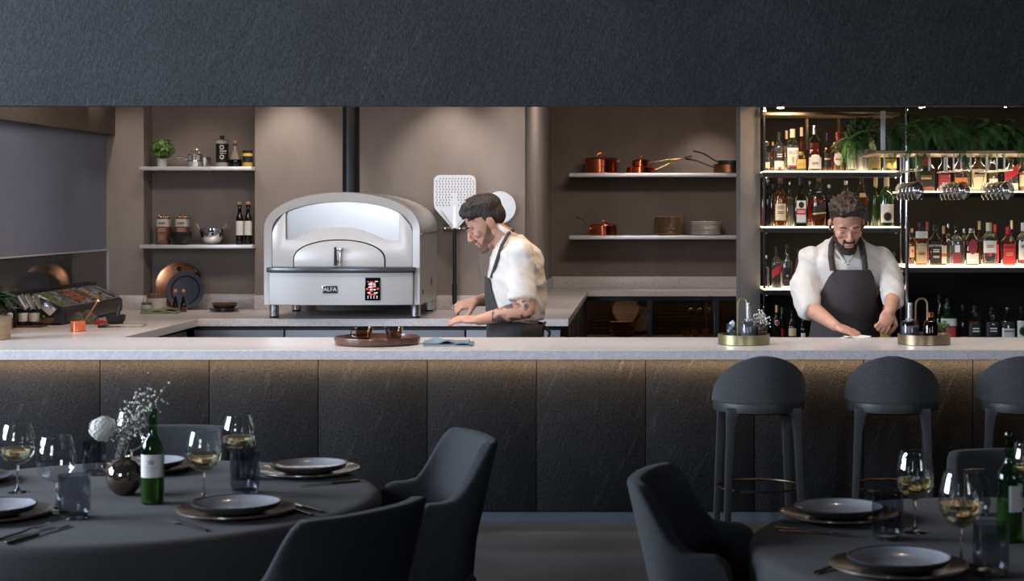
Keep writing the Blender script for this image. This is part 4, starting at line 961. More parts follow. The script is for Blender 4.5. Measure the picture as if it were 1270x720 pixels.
for x_ in (X(1150, 11.4), X(1215, 11.4), X(1268, 11.4)): spot('fern_fill_spot', (x_, 11.05, 2.9), (x_, 11.8, 2.2), 4, NEUT, 70, .8, .03)  # extra spots added to brighten the fronds
# ------------------------------------------------------------------ bottles
M_amber = mat('whiskey', (.55, .14, .02), .05, trans=.75, ior=1.33)
M_rum = mat('dark_rum', (.16, .035, .012), .06, trans=.5, ior=1.33)
M_pale = mat('pale_spirit', (.80, .62, .22), .05, trans=.75, ior=1.33)
M_clear = mat('clear_spirit', (.78, .80, .80), .03, trans=.92, ior=1.33)
M_rose = mat('ruby_spirit', (.45, .04, .03), .06, trans=.6, ior=1.33)
M_greenspirit = mat('green_spirit', (.42, .52, .22), .04, trans=.85, ior=1.33)
G_clear = thin_glass('bottle_glass', (.90, .91, .91), .02, 1.55)
G_green = thin_glass('bottle_glass_green', (.45, .62, .40), .02, 1.55)
G_dkgreen = mat('bottle_dark_green', (.010, .028, .012), .08)
G_black = mat('bottle_black', (.009, .008, .008), .09)
G_brown = mat('bottle_brown', (.045, .013, .006), .08)
LQ = {'amber': M_amber, 'rum': M_rum, 'pale': M_pale, 'clear': M_clear, 'rose': M_rose, 'green': M_greenspirit}
GL = {'c': G_clear, 'g': G_green, 'dg': G_dkgreen, 'k': G_black, 'br': G_brown}
CP = {'k': M_black, 'tan': M_tan, 'cork': M_cork, 'w': M_white, 'r': M_red, 'm': M_maroon, 's': M_steel, 'gold': M_gold, 'cream': M_cream, 'gr': M_grn, 'glass': M_solid}
LB = {'w': M_white, 'cream': M_cream, 'k': M_blk, 'r': M_red, 'm': M_maroon, 'y': M_yel, 'o': M_org, 'tan': M_tan, 'gr': M_grn, 's': M_silver, 'gold': M_gold}
# profile: (radius share, height share); then squareness of the section
SH = {'round': ([(.94, 0), (1, .015), (1, .60), (.92, .66), (.60, .73), (.32, .79), (.29, .93)], 2),
      'square': ([(.95, 0), (1, .015), (1, .62), (.92, .665), (.50, .74), (.36, .80), (.34, .92)], 7),
      'soft': ([(.94, 0), (1, .02), (1, .58), (.96, .64), (.75, .71), (.38, .76), (.30, .82), (.30, .93)], 4),
      'wine': ([(.96, 0), (1, .01), (1, .55), (.94, .62), (.60, .70), (.38, .77), (.36, .97)], 2),
      'slope': ([(.92, 0), (1, .02), (1, .50), (.85, .60), (.55, .72), (.36, .80), (.32, .93)], 2),
      'tri': ([(.95, 0), (1, .015), (1, .55), (.72, .70), (.40, .84), (.30, .88), (.28, .95)], 6),
      'globe': ([(.70, 0), (.95, .10), (1, .30), (.90, .50), (.55, .62), (.30, .68), (.30, .74), (.52, .82), (.40, .92), (.22, .95)], 2),
      'flask': ([(1.0, 0), (.98, .04), (.70, .22), (.34, .42), (.24, .55), (.24, .90)], 2),
      'knob': ([(.94, 0), (1, .015), (1, .56), (.92, .62), (.45, .66), (.40, .69), (.55, .76), (.52, .84), (.34, .90), (.28, .95)], 4),
      'short': ([(.95, 0), (1, .02), (1, .66), (.95, .74), (.60, .82), (.40, .86), (.40, .93)], 5)}
def secfun(q, a):
    ca, sa = math.cos(a), math.sin(a); return 1.0 if q == 2 else 1/((abs(ca)**q+abs(sa)**q)**(1/q))
def patch(r, z0, z1, q, hw=.85, n=12, flat_=1.0, shape='rect'):
    """label wrapped on the front (towards -y) of the bottle"""
    b = B(); rows = []
    m = 8 if shape != 'rect' else 1
    for j in range(m+1):
        v = j/m; row = []
        k = 1.0
        if shape == 'oval': k = max(.05, math.sqrt(max(0, 1-(2*v-1)**2)))
        for i in range(n+1):
            a = -PI/2+hw*k*(2*i/n-1); g = r*secfun(q, a)
            dz = 0
            if shape == 'diag': dz = (2*i/n-1)*(z1-z0)*.45
            row.append((g*math.cos(a), g*math.sin(a), z0+(z1-z0)*v+dz))
        rows.append(row)
    return b.rings(rows, False, False, closed=False)
def bottle(px, top, w, base, Y, shape, glass, liq, cap, labs, label, capk=(.0, .0), fill=.62, txt=None, grp=None, yo=0.0):
    """px centre, top row, width in px; labs: list of (z0, z1, colour, half-angle, shape)"""
    Yc = Y+yo; zt = Z(top, Yc); h = zt-base; r = w/2*Yc/F
    prof, q = SH[shape]
    t = thing('bottle', label, 'bottle', (X(px, Yc), Yc, base+.0005), group=grp)
    nn = 24; ps = [q if zz <= .66 else 2 for _, zz in prof]
    if q != 2: r *= .96
    P_ = [(a*r, zz*h) for a, zz in prof]
    B().lathe(P_, nn, ps=ps).ob('bottle_body', GL[glass], t, ang=50)
    if liq:
        L_ = []; 
        for (a, zz), s_ in zip(prof, ps):
            if zz <= fill: L_.append((a*r*.94, max(.004, zz*h)))
        L_.append((L_[-1][0], fill*h)); L_.append((0, fill*h+.0005))
        B().lathe(L_, nn, ps=[q]*(len(L_))).ob('liquid', LQ[liq], t, ang=50)
    nr = prof[-1][0]*r; cz = prof[-1][1]*h
    if cap:
        if cap.startswith('cap_'):      # long capsule over the neck
            m = CP[cap[4:]]; z0 = .80*h
            nn_ = [a for a, zz in prof if zz >= .76][0]*r
            B().lathe([(nn_*1.08, z0), (nn_*1.10, h*.995), (nn_*.9, h), (0, h)], 16).ob('capsule', m, t)
        elif cap.startswith('ball_'): B().ell((0, 0, h-.018), .018).ob('stopper', CP[cap[5:]], t)
        else: B().lathe([(nr*1.1, cz-.012), (nr*1.25, cz-.008), (nr*1.25, h-.002), (nr*1.1, h), (0, h)], 16).ob('cap', CP[cap], t)
    for i, l in enumerate(labs):
        z0, z1, c = l[:3]; hw = l[3] if len(l) > 3 else .8; s_ = l[4] if len(l) > 4 else 'rect'
        rr = r*1.012+.0008*i
        o = patch(rr, z0*h, z1*h, q, hw, shape=s_).ob('label', LB[c], t, ang=50)
    if txt:
        for s_, zz, size, col, sx in txt:
            if s_: text(s_, size*h, LB[col], t, (0, -r*1.02-.0016, zz*h), sx=sx)
            else:                       # print too small to read: two fine lines
                for dz in (-.35, .35): patch(r*1.02+.0012, (zz+size*(dz-.16))*h, (zz+size*(dz+.16))*h, q, .45).ob('label_print', LB[col], t, ang=50)
    return t
g = 'bottles on the shelf with the trailing plant'
ya, yb = 12.43, 12.62
JD = 'Jack Daniel\'s'
bottle(951, 175, 8, S1, ya, 'knob', 'c', 'clear', 'ball_glass', [(.1, .3, 'cream')], 'small clear bottle with ball stopper at the pillar end of top shelf', grp=g)
bottle(958.5, 176, 7, S1, yb, 'round', 'c', 'amber', 'cork', [(.15, .45, 'k')], 'slim amber bottle behind the first two on the top shelf', grp=g)
bottle(966.5, 164, 13, S1, ya, 'soft', 'c', 'clear', 'cap_k', [(.27, .52, 'k', 1.0), (.05, .26, 'w', 1.0), (.05, .10, 'r', .3)], 'clear bottle with black neck, black and white label on top shelf', grp=g, txt=[('', .40, .08, 'w', 1)])
bottle(975.5, 162, 8, S1, yb, 'wine', 'c', 'pale', 'cap_tan', [], 'bottle with long tan capsule behind the white label gin', grp=g)
bottle(983, 160, 16, S1, ya, 'soft', 'c', 'clear', 'cap_cream', [(.10, .55, 'w', .85), (.10, .135, 'r', .85), (.20, .34, 'gold', .18)], 'clear bottle with tall white label and red stripe on top shelf', grp=g, txt=[("BELL'S", .44, .10, 'k', .75)])
bottle(994, 158, 11, S1, yb, 'round', 'br', None, 'cap_cream', [], 'dark bottle with cream stopper behind the short golden bottle', grp=g)
bottle(993.3, 188, 13, S1, ya-.04, 'short', 'c', 'pale', 'gold', [(.12, .60, 'y', .8), (.3, .42, 'tan', .5)], 'short golden bottle with yellow label in front on top shelf', grp=g, fill=.6)
bottle(1010.5, 155.5, 17, S1, ya, 'soft', 'c', 'rum', 'cap_s', [(.05, .30, 'w', .9), (.28, .36, 'w', .6, 'oval')], 'tall dark liqueur bottle with silver stopper and low white label', grp=g, txt=[('', .17, .04, 'k', 1)])
bottle(1026, 165, 11, S1, ya, 'slope', 'c', 'rum', 'cap_k', [(.10, .48, 'k', .8), (.30, .34, 'gold', .7)], 'slim amber bottle with black label and black capsule on top shelf', grp=g)
bottle(1034.5, 176, 8, S1, yb, 'round', 'c', 'clear', 's', [(.2, .4, 'w')], 'small clear bottle behind the red capped whiskey', grp=g)
bottle(1039, 164, 15, S1, ya, 'round', 'c', 'amber', 'cap_r', [(.14, .48, 'w', .75, 'oval'), (.28, .32, 'r', .5)], 'amber whiskey with red capsule and oval cream label', grp=g)
bottle(1055.5, 160, 13, S1, ya, 'round', 'c', 'rum', 'cap_r', [(.05, .54, 'w', .95), (.36, .46, 's', .4), (.28, .30, 'k', .6)], 'dark whiskey with tall pale label next to the trailing plant', grp=g)
bottle(1083.5, 187, 18, S1, ya-.05, 'short', 'c', 'pale', None, [(.14, .70, 'y', .8), (.3, .5, 'tan', .5)], 'squat yellow spirit bottle just right of the trailing plant', grp=g, fill=.66)
bottle(1103, 187, 18, S1, ya-.02, 'short', 'c', 'pale', None, [(.14, .60, 'y', .8), (.42, .46, 'k', .5)], 'squat yellow spirit bottle nearest the chrome post', grp=g, fill=.66)
g = 'bottles on the shelf behind the barman head'
bottle(946.8, 226, 5, S2, yb, 'wine', 'c', 'rose', 'r', [], 'thin red bottle squeezed against the dark upright', grp=g)
bottle(952, 222, 9, S2, ya, 'wine', 'k', None, 'cream', [], 'dark wine bottle with cream cap beside the upright', grp=g)
bottle(958.5, 228, 8, S2, yb, 'wine', 'k', None, 'k', [], 'dark wine bottle standing behind the cream label bourbon', grp=g)
bottle(967.8, 221, 16.5, S2, ya, 'round', 'c', 'amber', 'glass', [(.13, .47, 'cream', .9), (.36, .44, 'tan', .5)], 'amber bourbon with large cream label on the second shelf', grp=g, txt=[('', .29, .045, 'k', 1)])
bottle(979.5, 225, 8, S2, yb, 'tri', 'c', 'clear', 's', [], 'clear bottle behind the bourbon on the second shelf', grp=g)
bottle(993, 219, 19, S2, ya, 'tri', 'k', None, 'cap_k', [(.07, .53, 'gr', .60), (.085, .515, 'w', .54), (.24, .36, 'r', .54), (.37, .50, 'k', .34, 'oval')], 'black square bottle with green, white and red label', grp=g, txt=[('', .30, .045, 'w', 1)])
bottle(1004, 224, 9, S2, yb, 'knob', 'c', 'rose', 's', [], 'clear pinkish bottle behind the green label bottle', grp=g)
bottle(1015.5, 221, 18, S2, ya, 'knob', 'c', 'rum', 'glass', [(.28, .46, 'k', .95, 'diag'), (.26, .29, 'gold', .95, 'diag')], 'round decanter of red-brown whiskey with slanted black label', grp=g, fill=.60)
bottle(1028.3, 229, 8, S2, ya, 'wine', 'k', None, 'w', [], 'slim dark bottle with white cap beside the decanter', grp=g)
bottle(1049, 224, 17, S2, yb, 'tri', 'c', 'rum', 's', [], 'triangular clear bottle rising behind the barman hair', grp=g)
bottle(1068.5, 220, 17, S2, ya, 'tri', 'c', 'rum', 'k', [(.1, .42, 'k', .8), (.60, .68, 'gold', .4)], 'dark square shouldered bottle with gold seal beside barman head', grp=g)
bottle(1086, 219, 12, S2, yb, 'wine', 'g', 'green', 'cap_tan', [], 'pale green wine bottle with tan capsule on second shelf', grp=g)
bottle(1099.5, 219, 20, S2, ya, 'round', 'g', 'clear', 'cap_tan', [(.08, .45, 'w', .9), (.10, .30, 'gold', .55, 'oval'), (.115, .285, 'k', .48, 'oval')], 'pale green bottle with white label and dark oval badge', grp=g)
g = 'bottles on the shelf beside the barman shoulder'
bottle(950.5, 316, 8, S3, ya, 'round', 'c', 'clear', 's', [], 'clear bottle by the pillar on the third shelf', grp=g)
bottle(963.2, 306, 13, S3, ya, 'soft', 'c', 'clear', 'cap_k', [(.33, .52, 'r', .95, 'diag')], 'clear bottle with slanted red label on the third shelf', grp=g)
bottle(976, 303, 14, S3, ya, 'knob', 'c', 'clear', 'k', [(.22, .46, 'k', .8), (.26, .32, 'gold', .25, 'oval')], 'clear bottle with black label next to the red slanted label', grp=g)
bottle(990, 309, 12, S3, yb, 'slope', 'br', None, 'k', [(.2, .4, 'r', .6)], 'dark bottle half hidden by the white sleeve on third shelf', grp=g)
bottle(1108.5, 312, 10, S3, ya, 'round', 'c', 'rum', 'k', [(.2, .4, 'cream', .6)], 'dark bottle on the third shelf next to the chrome posts', grp=g)
g = 'bottles on the low counter behind the barman'
bottle(963.5, 378, 11, S4, ya, 'wine', 'k', None, 'cap_gold', [(.44, .60, 's', .55, 'oval'), (.46, .58, 'r', .42, 'oval')], 'black wine bottle with round red emblem behind the bar', grp=g)
bottle(970, 381, 8, S4, yb, 'wine', 'dg', None, 'cap_gr', [(.1, .35, 'r', .7)], 'green wine bottle with green capsule behind the bar', grp=g)
bottle(982.5, 385, 13, S4, ya, 'slope', 'k', None, 'k', [(.2, .44, 'cream', .8)], 'dark wine bottle with cream label beside the barman sleeve', grp=g)
bottle(996, 392, 9, S4, ya, 'slope', 'k', None, 'k', [(.15, .35, 'w', .7)], 'dark wine bottle partly hidden behind the barman elbow', grp=g)
bottle(1097.5, 380, 14, S4, ya, 'square', 'c', 'amber', 'gold', [(.12, .56, 'y', .9), (.24, .38, 'r', .35, 'oval')], 'amber bottle with yellow label below the barman fist', grp=g)
g = 'bottles on the shelf behind the hanging glasses'
ya, yb = 12.20, 12.40
bottle(1147, 196, 24, R2, ya, 'short', 'c', 'rose', 'cap_r', [(.14, .62, 'k', .9), (.36, .42, 'gold', .5)], 'wide red bottle with black label behind the first hung glasses', grp=g, txt=[(JD, .46, .07, 'gold', .9)])
bottle(1170.5, 192, 16, R2, ya, 'square', 'br', None, 'cap_k', [(.1, .46, 'm', .85)], 'dark bottle with maroon label behind the hung glasses', grp=g)
bottle(1191, 190, 17, R2, ya, 'square', 'c', 'amber', 'cap_k', [(.08, .46, 'o', .85), (.36, .46, 'k', .8)], 'amber bottle with orange label behind the hung glasses', grp=g)
bottle(1213, 190, 19, R2, ya, 'square', 'c', 'amber', 'cap_k', [(.04, .58, 'cream', .9), (.44, .50, 'k', .6)], 'square bottle with large cream label behind the hung glasses', grp=g, txt=[(JD, .40, .06, 'k', .9)])
bottle(1202, 200, 10, R2, yb, 'round', 'c', 'clear', 's', [], 'clear bottle behind the square cream label bottle', grp=g)
bottle(1231, 198, 14, R2, ya, 'knob', 'c', 'pale', 'glass', [(.15, .4, 'w', .7)], 'pale bottle with small white label behind the hung glasses', grp=g)
bottle(1253.5, 197, 18, R2, ya, 'soft', 'c', 'clear', 'k', [(.42, .72, 'r', .95, 'diag'), (.05, .25, 'w', .8)], 'clear bottle with wide slanted red label on the rack side', grp=g)
bottle(1268, 196, 12, R2, ya, 'round', 'c', 'amber', 'k', [(.15, .5, 'cream', .8)], 'amber bottle at the far end behind the hung glasses', grp=g)
g = 'bottles on the lit whiskey shelf'
ya, yb = 12.12, 12.34
bottle(1131, 283, 9, R3, yb, 'round', 'c', 'amber', 'cork', [(.2, .5, 'tan', .8), (.34, .42, 'r', .3, 'oval')], 'amber bottle with tan label close to the chrome post', grp=g)
bottle(1142, 276, 16, R3, ya, 'square', 'c', 'amber', 'k', [(.06, .52, 'tan', .74), (.44, .50, 'cream', .6), (.64, .80, 'w', .8)], 'square amber bottle with tan label on the whiskey shelf', grp=g, txt=[(JD, .47, .06, 'k', .9), ('', .28, .05, 'k', .9)])
bottle(1150, 275, 9, R3, yb, 'slope', 'c', 'clear', 'cap_m', [(.1, .3, 'm', .7)], 'clear bottle with burgundy capsule behind the tan label', grp=g)
bottle(1160, 279, 15.5, R3, ya, 'square', 'c', 'rum', 'k', [(.06, .60, 'k', .76)], 'square bottle with black label on the whiskey shelf', grp=g, txt=[(JD, .50, .075, 'w', .9), ('', .37, .07, 'w', 1), ('', .22, .045, 'w', 1)])
bottle(1170.3, 280, 8, R3, ya+.1, 'wine', 'br', None, 'cap_tan', [(.04, .50, 'w', .85), (.22, .30, 'o', .85)], 'slim brown bottle with white and orange label', grp=g)
bottle(1176, 277, 8, R3, yb, 'round', 'c', 'clear', 's', [], 'grey clear bottle behind the white and orange label', grp=g)
bottle(1186, 280, 15.5, R3, ya, 'soft', 'c', 'clear', 'k', [(.05, .34, 'm', .62), (.34, .52, 's', .4)], 'clear bottle with maroon label on the whiskey shelf', grp=g)
bottle(1195.5, 283, 10, R3, yb, 'round', 'c', 'clear', 's', [], 'clear bottle with silver cap behind the maroon label', grp=g)
bottle(1205, 283, 16.5, R3, ya, 'short', 'c', 'rum', 's', [(.05, .34, 'w', .85), (.30, .72, 'm', .62, 'oval')], 'rose brown bottle with dark oval and white label', grp=g)
bottle(1214.5, 274, 8, R3, yb, 'wine', 'br', None, 'cap_tan', [], 'brown bottle with tall tan capsule on the whiskey shelf', grp=g)
bottle(1226.5, 276, 18.5, R3, ya, 'soft', 'c', 'clear', 'cap_cream', [(.30, .58, 'w', .85), (.22, .30, 'r', .20), (.60, .68, 'k', .5, 'oval')], 'wide clear bottle with white label and small red square', grp=g, txt=[('', .45, .05, 'r', 1)])
bottle(1234, 278, 9, R3, yb, 'square', 'c', 'rose', 'cap_r', [(.05, .5, 'r', .8)], 'bottle with red capsule and red label behind wide clear bottle', grp=g)
bottle(1250.5, 281, 17, R3, ya, 'square', 'c', 'amber', 'cap_r', [(.05, .56, 'r', .76)], 'square amber bottle with bright red label on whiskey shelf', grp=g, txt=[(JD, .47, .06, 'k', .9), ('', .30, .07, 'y', 1)])
bottle(1254.5, 273, 7, R3, yb, 'wine', 'c', 'clear', 'cap_cream', [], 'clear bottle with cream capsule behind the red label', grp=g)
bottle(1269.5, 276, 17, R3, ya, 'soft', 'c', 'clear', 'cap_w', [(.10, .55, 'w', .85), (.10, .14, 'r', .85), (.20, .34, 'gold', .18)], 'clear gin bottle with white label at the edge of whiskey shelf', grp=g, txt=[("BELL'S", .44, .10, 'k', .75)])
g = 'bottles on the low counter under the whiskey shelf'
bottle(1165, 365, 12, S4, yb, 'globe', 'c', None, 'glass', [], 'empty clear globe bottle behind the amber tray bottle', grp=g)
bottle(1175.5, 370, 22, S4, ya, 'knob', 'dg', None, 'k', [(.42, .58, 'w', .9), (.18, .40, 'r', .7)], 'bulbous dark green bottle with white and red label', grp=g)
bottle(1194.5, 378, 19, S4, ya, 'flask', 'c', 'clear', 'k', [(.12, .22, 'y', .5)], 'conical clear decanter on the low counter', grp=g, fill=.2)
bottle(1209, 379, 18, S4, ya, 'knob', 'c', 'rum', 'k', [(.10, .58, 'k', .9)], 'amber bottle with black label and round neck on low counter', grp=g, txt=[('', .40, .10, 'w', 1)])
bottle(1216, 377, 9, S4, yb, 'globe', 'c', None, 'glass', [], 'slim empty clear bottle behind the amber black label bottle', grp=g)
bottle(1230.5, 381, 18, S4, ya, 'knob', 'c', 'clear', 'k', [(.10, .56, 'k', .9)], 'clear bottle with square black label on the low counter', grp=g, txt=[('', .42, .10, 'w', 1)])
bottle(1249.5, 381, 17, S4, ya, 'tri', 'c', 'clear', 's', [(.12, .45, 'w', .9), (.36, .40, 'gr', .6)], 'pointed clear bottle with white label on the low counter', grp=g)
bottle(1267, 380, 16, S4, ya, 'slope', 'c', 'clear', 'k', [(.10, .64, 'w', .9), (.25, .50, 'gr', .6, 'oval'), (.28, .46, 'k', .45, 'oval')], 'clear bottle with green badge label at the low counter end', grp=g)

# ------------------------------------------------------------------ ferns
def frond(b, p0, d, L_, droop, lw, n=20):
    p = Vector(p0); d = Vector(d).normalized(); pts = [p.copy()]
    for i in range(n):
        d = (d+Vector((0, 0, -droop/n))).normalized(); p = p+d*(L_/n); pts.append(p.copy())
    b.tube(pts, .002, 4)
    for i in range(2, n+1):
        u = i/n; t_ = (pts[i]-pts[i-1]).normalized(); sd = t_.cross(Vector((0, 0, 1)))
        if sd.length < .05: sd = Vector((1, 0, 0))
        sd.normalize(); l = lw*(math.sin(PI*min(1, .12+u*.88)))**.7*(1 if u < .9 else .6)+.004; nm = sd.cross(t_)
        for s_ in (-1, 1):
            for off in (0, .5):
                q = pts[i]-t_*(L_/n)*off; tip = q+sd*s_*l+t_*l*.45-nm*l*.15; w_ = t_*(L_/n)*.30
                b.face(b._new([q, (q+tip)/2+w_*.8, tip])); b.face(b._new([q, tip, (q+tip)/2-w_*.4]))
def fern(loc, n, L_, label, seed, pot=True, lw=.05, up=.5, dirs=None, m=None):
    t = thing('fern', label, 'plant', loc, group='ferns above the bar'); rnd = random.Random(seed); b = B()
    for i in range(n):
        a = 2*PI*i/n+rnd.uniform(-.3, .3)
        if dirs and rnd.random() < .6: a = rnd.choice(dirs)+rnd.uniform(-.5, .5)
        frond(b, (.03*math.cos(a), .03*math.sin(a), .10), (math.cos(a), math.sin(a), rnd.uniform(.25, up)), L_*rnd.uniform(.7, 1.15), rnd.uniform(1.3, 2.9), lw*rnd.uniform(.7, 1.2))
    b.ob('fronds', m or M_fern, t, smooth=False)
    if pot: B().lathe([(.05, 0), (.055, .003), (.072, .10), (.064, .10), (.06, .08), (0, .08)], 22).ob('pot', M_black, t)
    return t
fz = R1+.0005
fern((X(1152, 11.75), 11.72, fz), 24, .50, 'fern cascading down over the first row of hung glasses', 1, lw=.055, up=1.6, dirs=[-PI/2, -PI*.6, -PI*.35])
fern((X(1108, 11.8), 11.80, fz), 16, .36, 'small fern beside the pale metal strip', 2, lw=.042, up=1.6, dirs=[-PI/2, 0])
fern((X(1196, 11.8), 11.80, fz), 18, .44, 'fern spreading in the middle above the glass rack', 3, lw=.048, up=1.8, dirs=[-PI/2, -.3])
fern((X(1236, 11.85), 11.85, fz), 15, .42, 'dark fern above the third row of hung glasses', 4, lw=.048, up=1.8, dirs=[-PI/2])
fern((X(1275, 11.75), 11.72, fz), 17, .46, 'fern at the picture edge above the rack', 5, lw=.048, up=1.6, dirs=[PI, -PI/2])
t = fern((X(1072, 12.45), 12.47, S1+.0005), 22, .30, 'trailing green plant in a pale pot on the lit top shelf', 6, pot=False, lw=.03, up=1.2, dirs=[-PI/2, PI, -2.4])
for ch in [o for o in COL.objects if o.parent == t]: ch.location.z = .13
B().lathe([(.05, 0), (.058, .003), (.080, .16), (.072, .16), (.066, .13), (0, .13)], 24).ob('pot', M_ceram, t)
leaf_blob(B(), (-.02, -.03, .30), .13, 420, .035, 21, .8).ob('foliage', mat('dim_leaf', (.035, .085, .02), .5, var=.4, vscale=40), t, smooth=False)
b = B(); rnd = random.Random(8)
for k in range(5):
    x0 = -.08+rnd.uniform(-.02, .04); frond(b, (x0, -.085, .22), (rnd.uniform(-.3, .1), -.25, .1), .30, 3.2, .018, 18)
b.ob('trailing_stems', mat('bright_fern', (.09, .30, .05), .5, var=.3, vscale=30), t, smooth=False)
# ------------------------------------------------------------------ bar stools
def make_stool(label, loc, rz):
    t = thing('bar_stool', label, 'stool', loc, rz, group='upholstered bar stools along the bar')
    sh, r = .715, .245
    # seat cushion and dome back (the back faces the dining room, -y)
    B().lathe([(r*.90, sh), (r*.99, sh+.01), (r*1.0, sh+.05), (r*.93, sh+.075), (0, sh+.08)], 36).ob('seat', M_stoolfab, t)
    b = B(); nu, nv = 30, 14; outs, ins = [], []
    for i in range(nu+1):
        u = i/nu; a = -PI/2+(u-.5)*PI*1.06; du = abs(2*u-1)
        top = .232*max(0, math.cos(a+PI/2))**.62+.02
        for lst, off in ((outs, 0), (ins, -.045)):
            col = []
            for j in range(nv+1):
                v = j/nv; z = sh+.012+top*v
                rr = r*(1.04-.17*(max(0, (top*v)/.26))**2.2)+off
                col.append(Vector((rr*math.cos(a), rr*math.sin(a)*.96, z)))
            lst.append(col)
    VO = [b._new(c) for c in outs]; VI = [b._new(c) for c in ins]
    for i in range(nu):
        for j in range(nv):
            b.face([VO[i][j], VO[i+1][j], VO[i+1][j+1], VO[i][j+1]]); b.face([VI[i][j], VI[i][j+1], VI[i+1][j+1], VI[i+1][j]])
        b.face([VO[i][nv], VO[i+1][nv], VI[i+1][nv], VI[i][nv]]); b.face([VO[i][0], VI[i][0], VI[i+1][0], VO[i+1][0]])
    for i in (0, nu):
        for j in range(nv): b.face([VO[i][j], VO[i][j+1], VI[i][j+1], VI[i][j]])
    b.bevel(.010, 2, 50).ob('backrest', M_stoolfab, t, ang=60)
    B().lathe([(r*.86, sh-.045), (r*1.0, sh-.035), (r*1.02, sh-.004), (r*1.0, sh+.012), (0, sh+.012)], 36).ob('seat_frame', M_stoolwood, t)
    for sx in (-1, 1):
        for sy in (-1, 1):
            b = B(); pts = [(sx*.155, sy*.150, sh-.01), (sx*.172, sy*.165, sh-.06), (sx*.180, sy*.172, sh-.14), (sx*.205, sy*.195, 0)]
            rr = []
            for (x_, y_, z_), hw_ in zip(pts, (.045, .030, .023, .017)):
                rr.append([(x_-hw_, y_-hw_, z_), (x_+hw_, y_-hw_, z_), (x_+hw_, y_+hw_, z_), (x_-hw_, y_+hw_, z_)])
            b.rings(rr).bevel(.006, 2, 50).ob('leg', M_stoolwood, t)
    B().tube([(.225*math.cos(2*PI*i/40), .215*math.sin(2*PI*i/40), .265) for i in range(40)], .007, 8, closed=True).ob('foot_ring', mat('dark_bronze', (.10, .08, .065), .35, 1.0), t)
    return t
ys = 9.13
s0 = make_stool('grey dome-backed bar stool nearest the copper-lit middle of the bar', (X(941, ys), ys, 0), .10)
dup(s0, (X(1106.5, ys), ys, 0), -.13, 'grey dome-backed bar stool in front of the barman')
dup(s0, (X(1270, ys), ys, 0), -.22, 'grey dome-backed bar stool cut by the picture edge')

# ------------------------------------------------------------------ tables
TT = .75
def table(loc, r, label, lc):
    t = thing('round_table', label, 'table', loc)
    B().lathe([(r*.97, TT-.03), (r*.985, TT-.028), (r*.985, TT-.008), (r*.98, TT-.006), (0, TT-.006)], 72).ob('tabletop', M_wood, t)
    B().lathe([(.30, 0), (.30, .03), (.06, .06), (.055, TT-.04), (.22, TT-.03), (0, TT-.03)], 32).ob('pedestal', M_black, t)
    b = B(); n = 160; rr = []
    prof = [(0.0, TT), (r*.5, TT), (r*.94, TT), (r*.975, TT-.003), (r*.992, TT-.012), (r, TT-.03), (r*.998, TT-.10), (r*.985, TT-.3), (r*.975, TT-.5), (r*.97, .004)]
    for q, z in prof[1:]:
        ring = []
        for i in range(n):
            a = 2*PI*i/n; k = max(0, (TT-.12-z)/TT); f = 1+k*(.018*math.sin(9*a+1)+.012*math.sin(17*a))
            ring.append((q*f*math.cos(a), q*f*math.sin(a), z))
        rr.append(ring)
    o = b.rings(rr[::-1], False, True).ob('tablecloth', M_cloth, None, loc); tag(o, lc, 'tablecloth')
TL, TR = (-1.83, 5.94), (1.145, 5.13)
RL, RRr = .895, .83
table((*TL, 0), RL, 'round dining table under the dark cloth with the flower vase', 'dark slate tablecloth on the table with the flower vase')
table((*TR, 0), RRr, 'round dining table under the dark cloth in front of the stools', 'dark slate tablecloth on the table in front of bar stools')
def onT(px, py, dz=0.0):
    y = YZ(py, TT+dz); return Vector((X(px, y), y, TT))
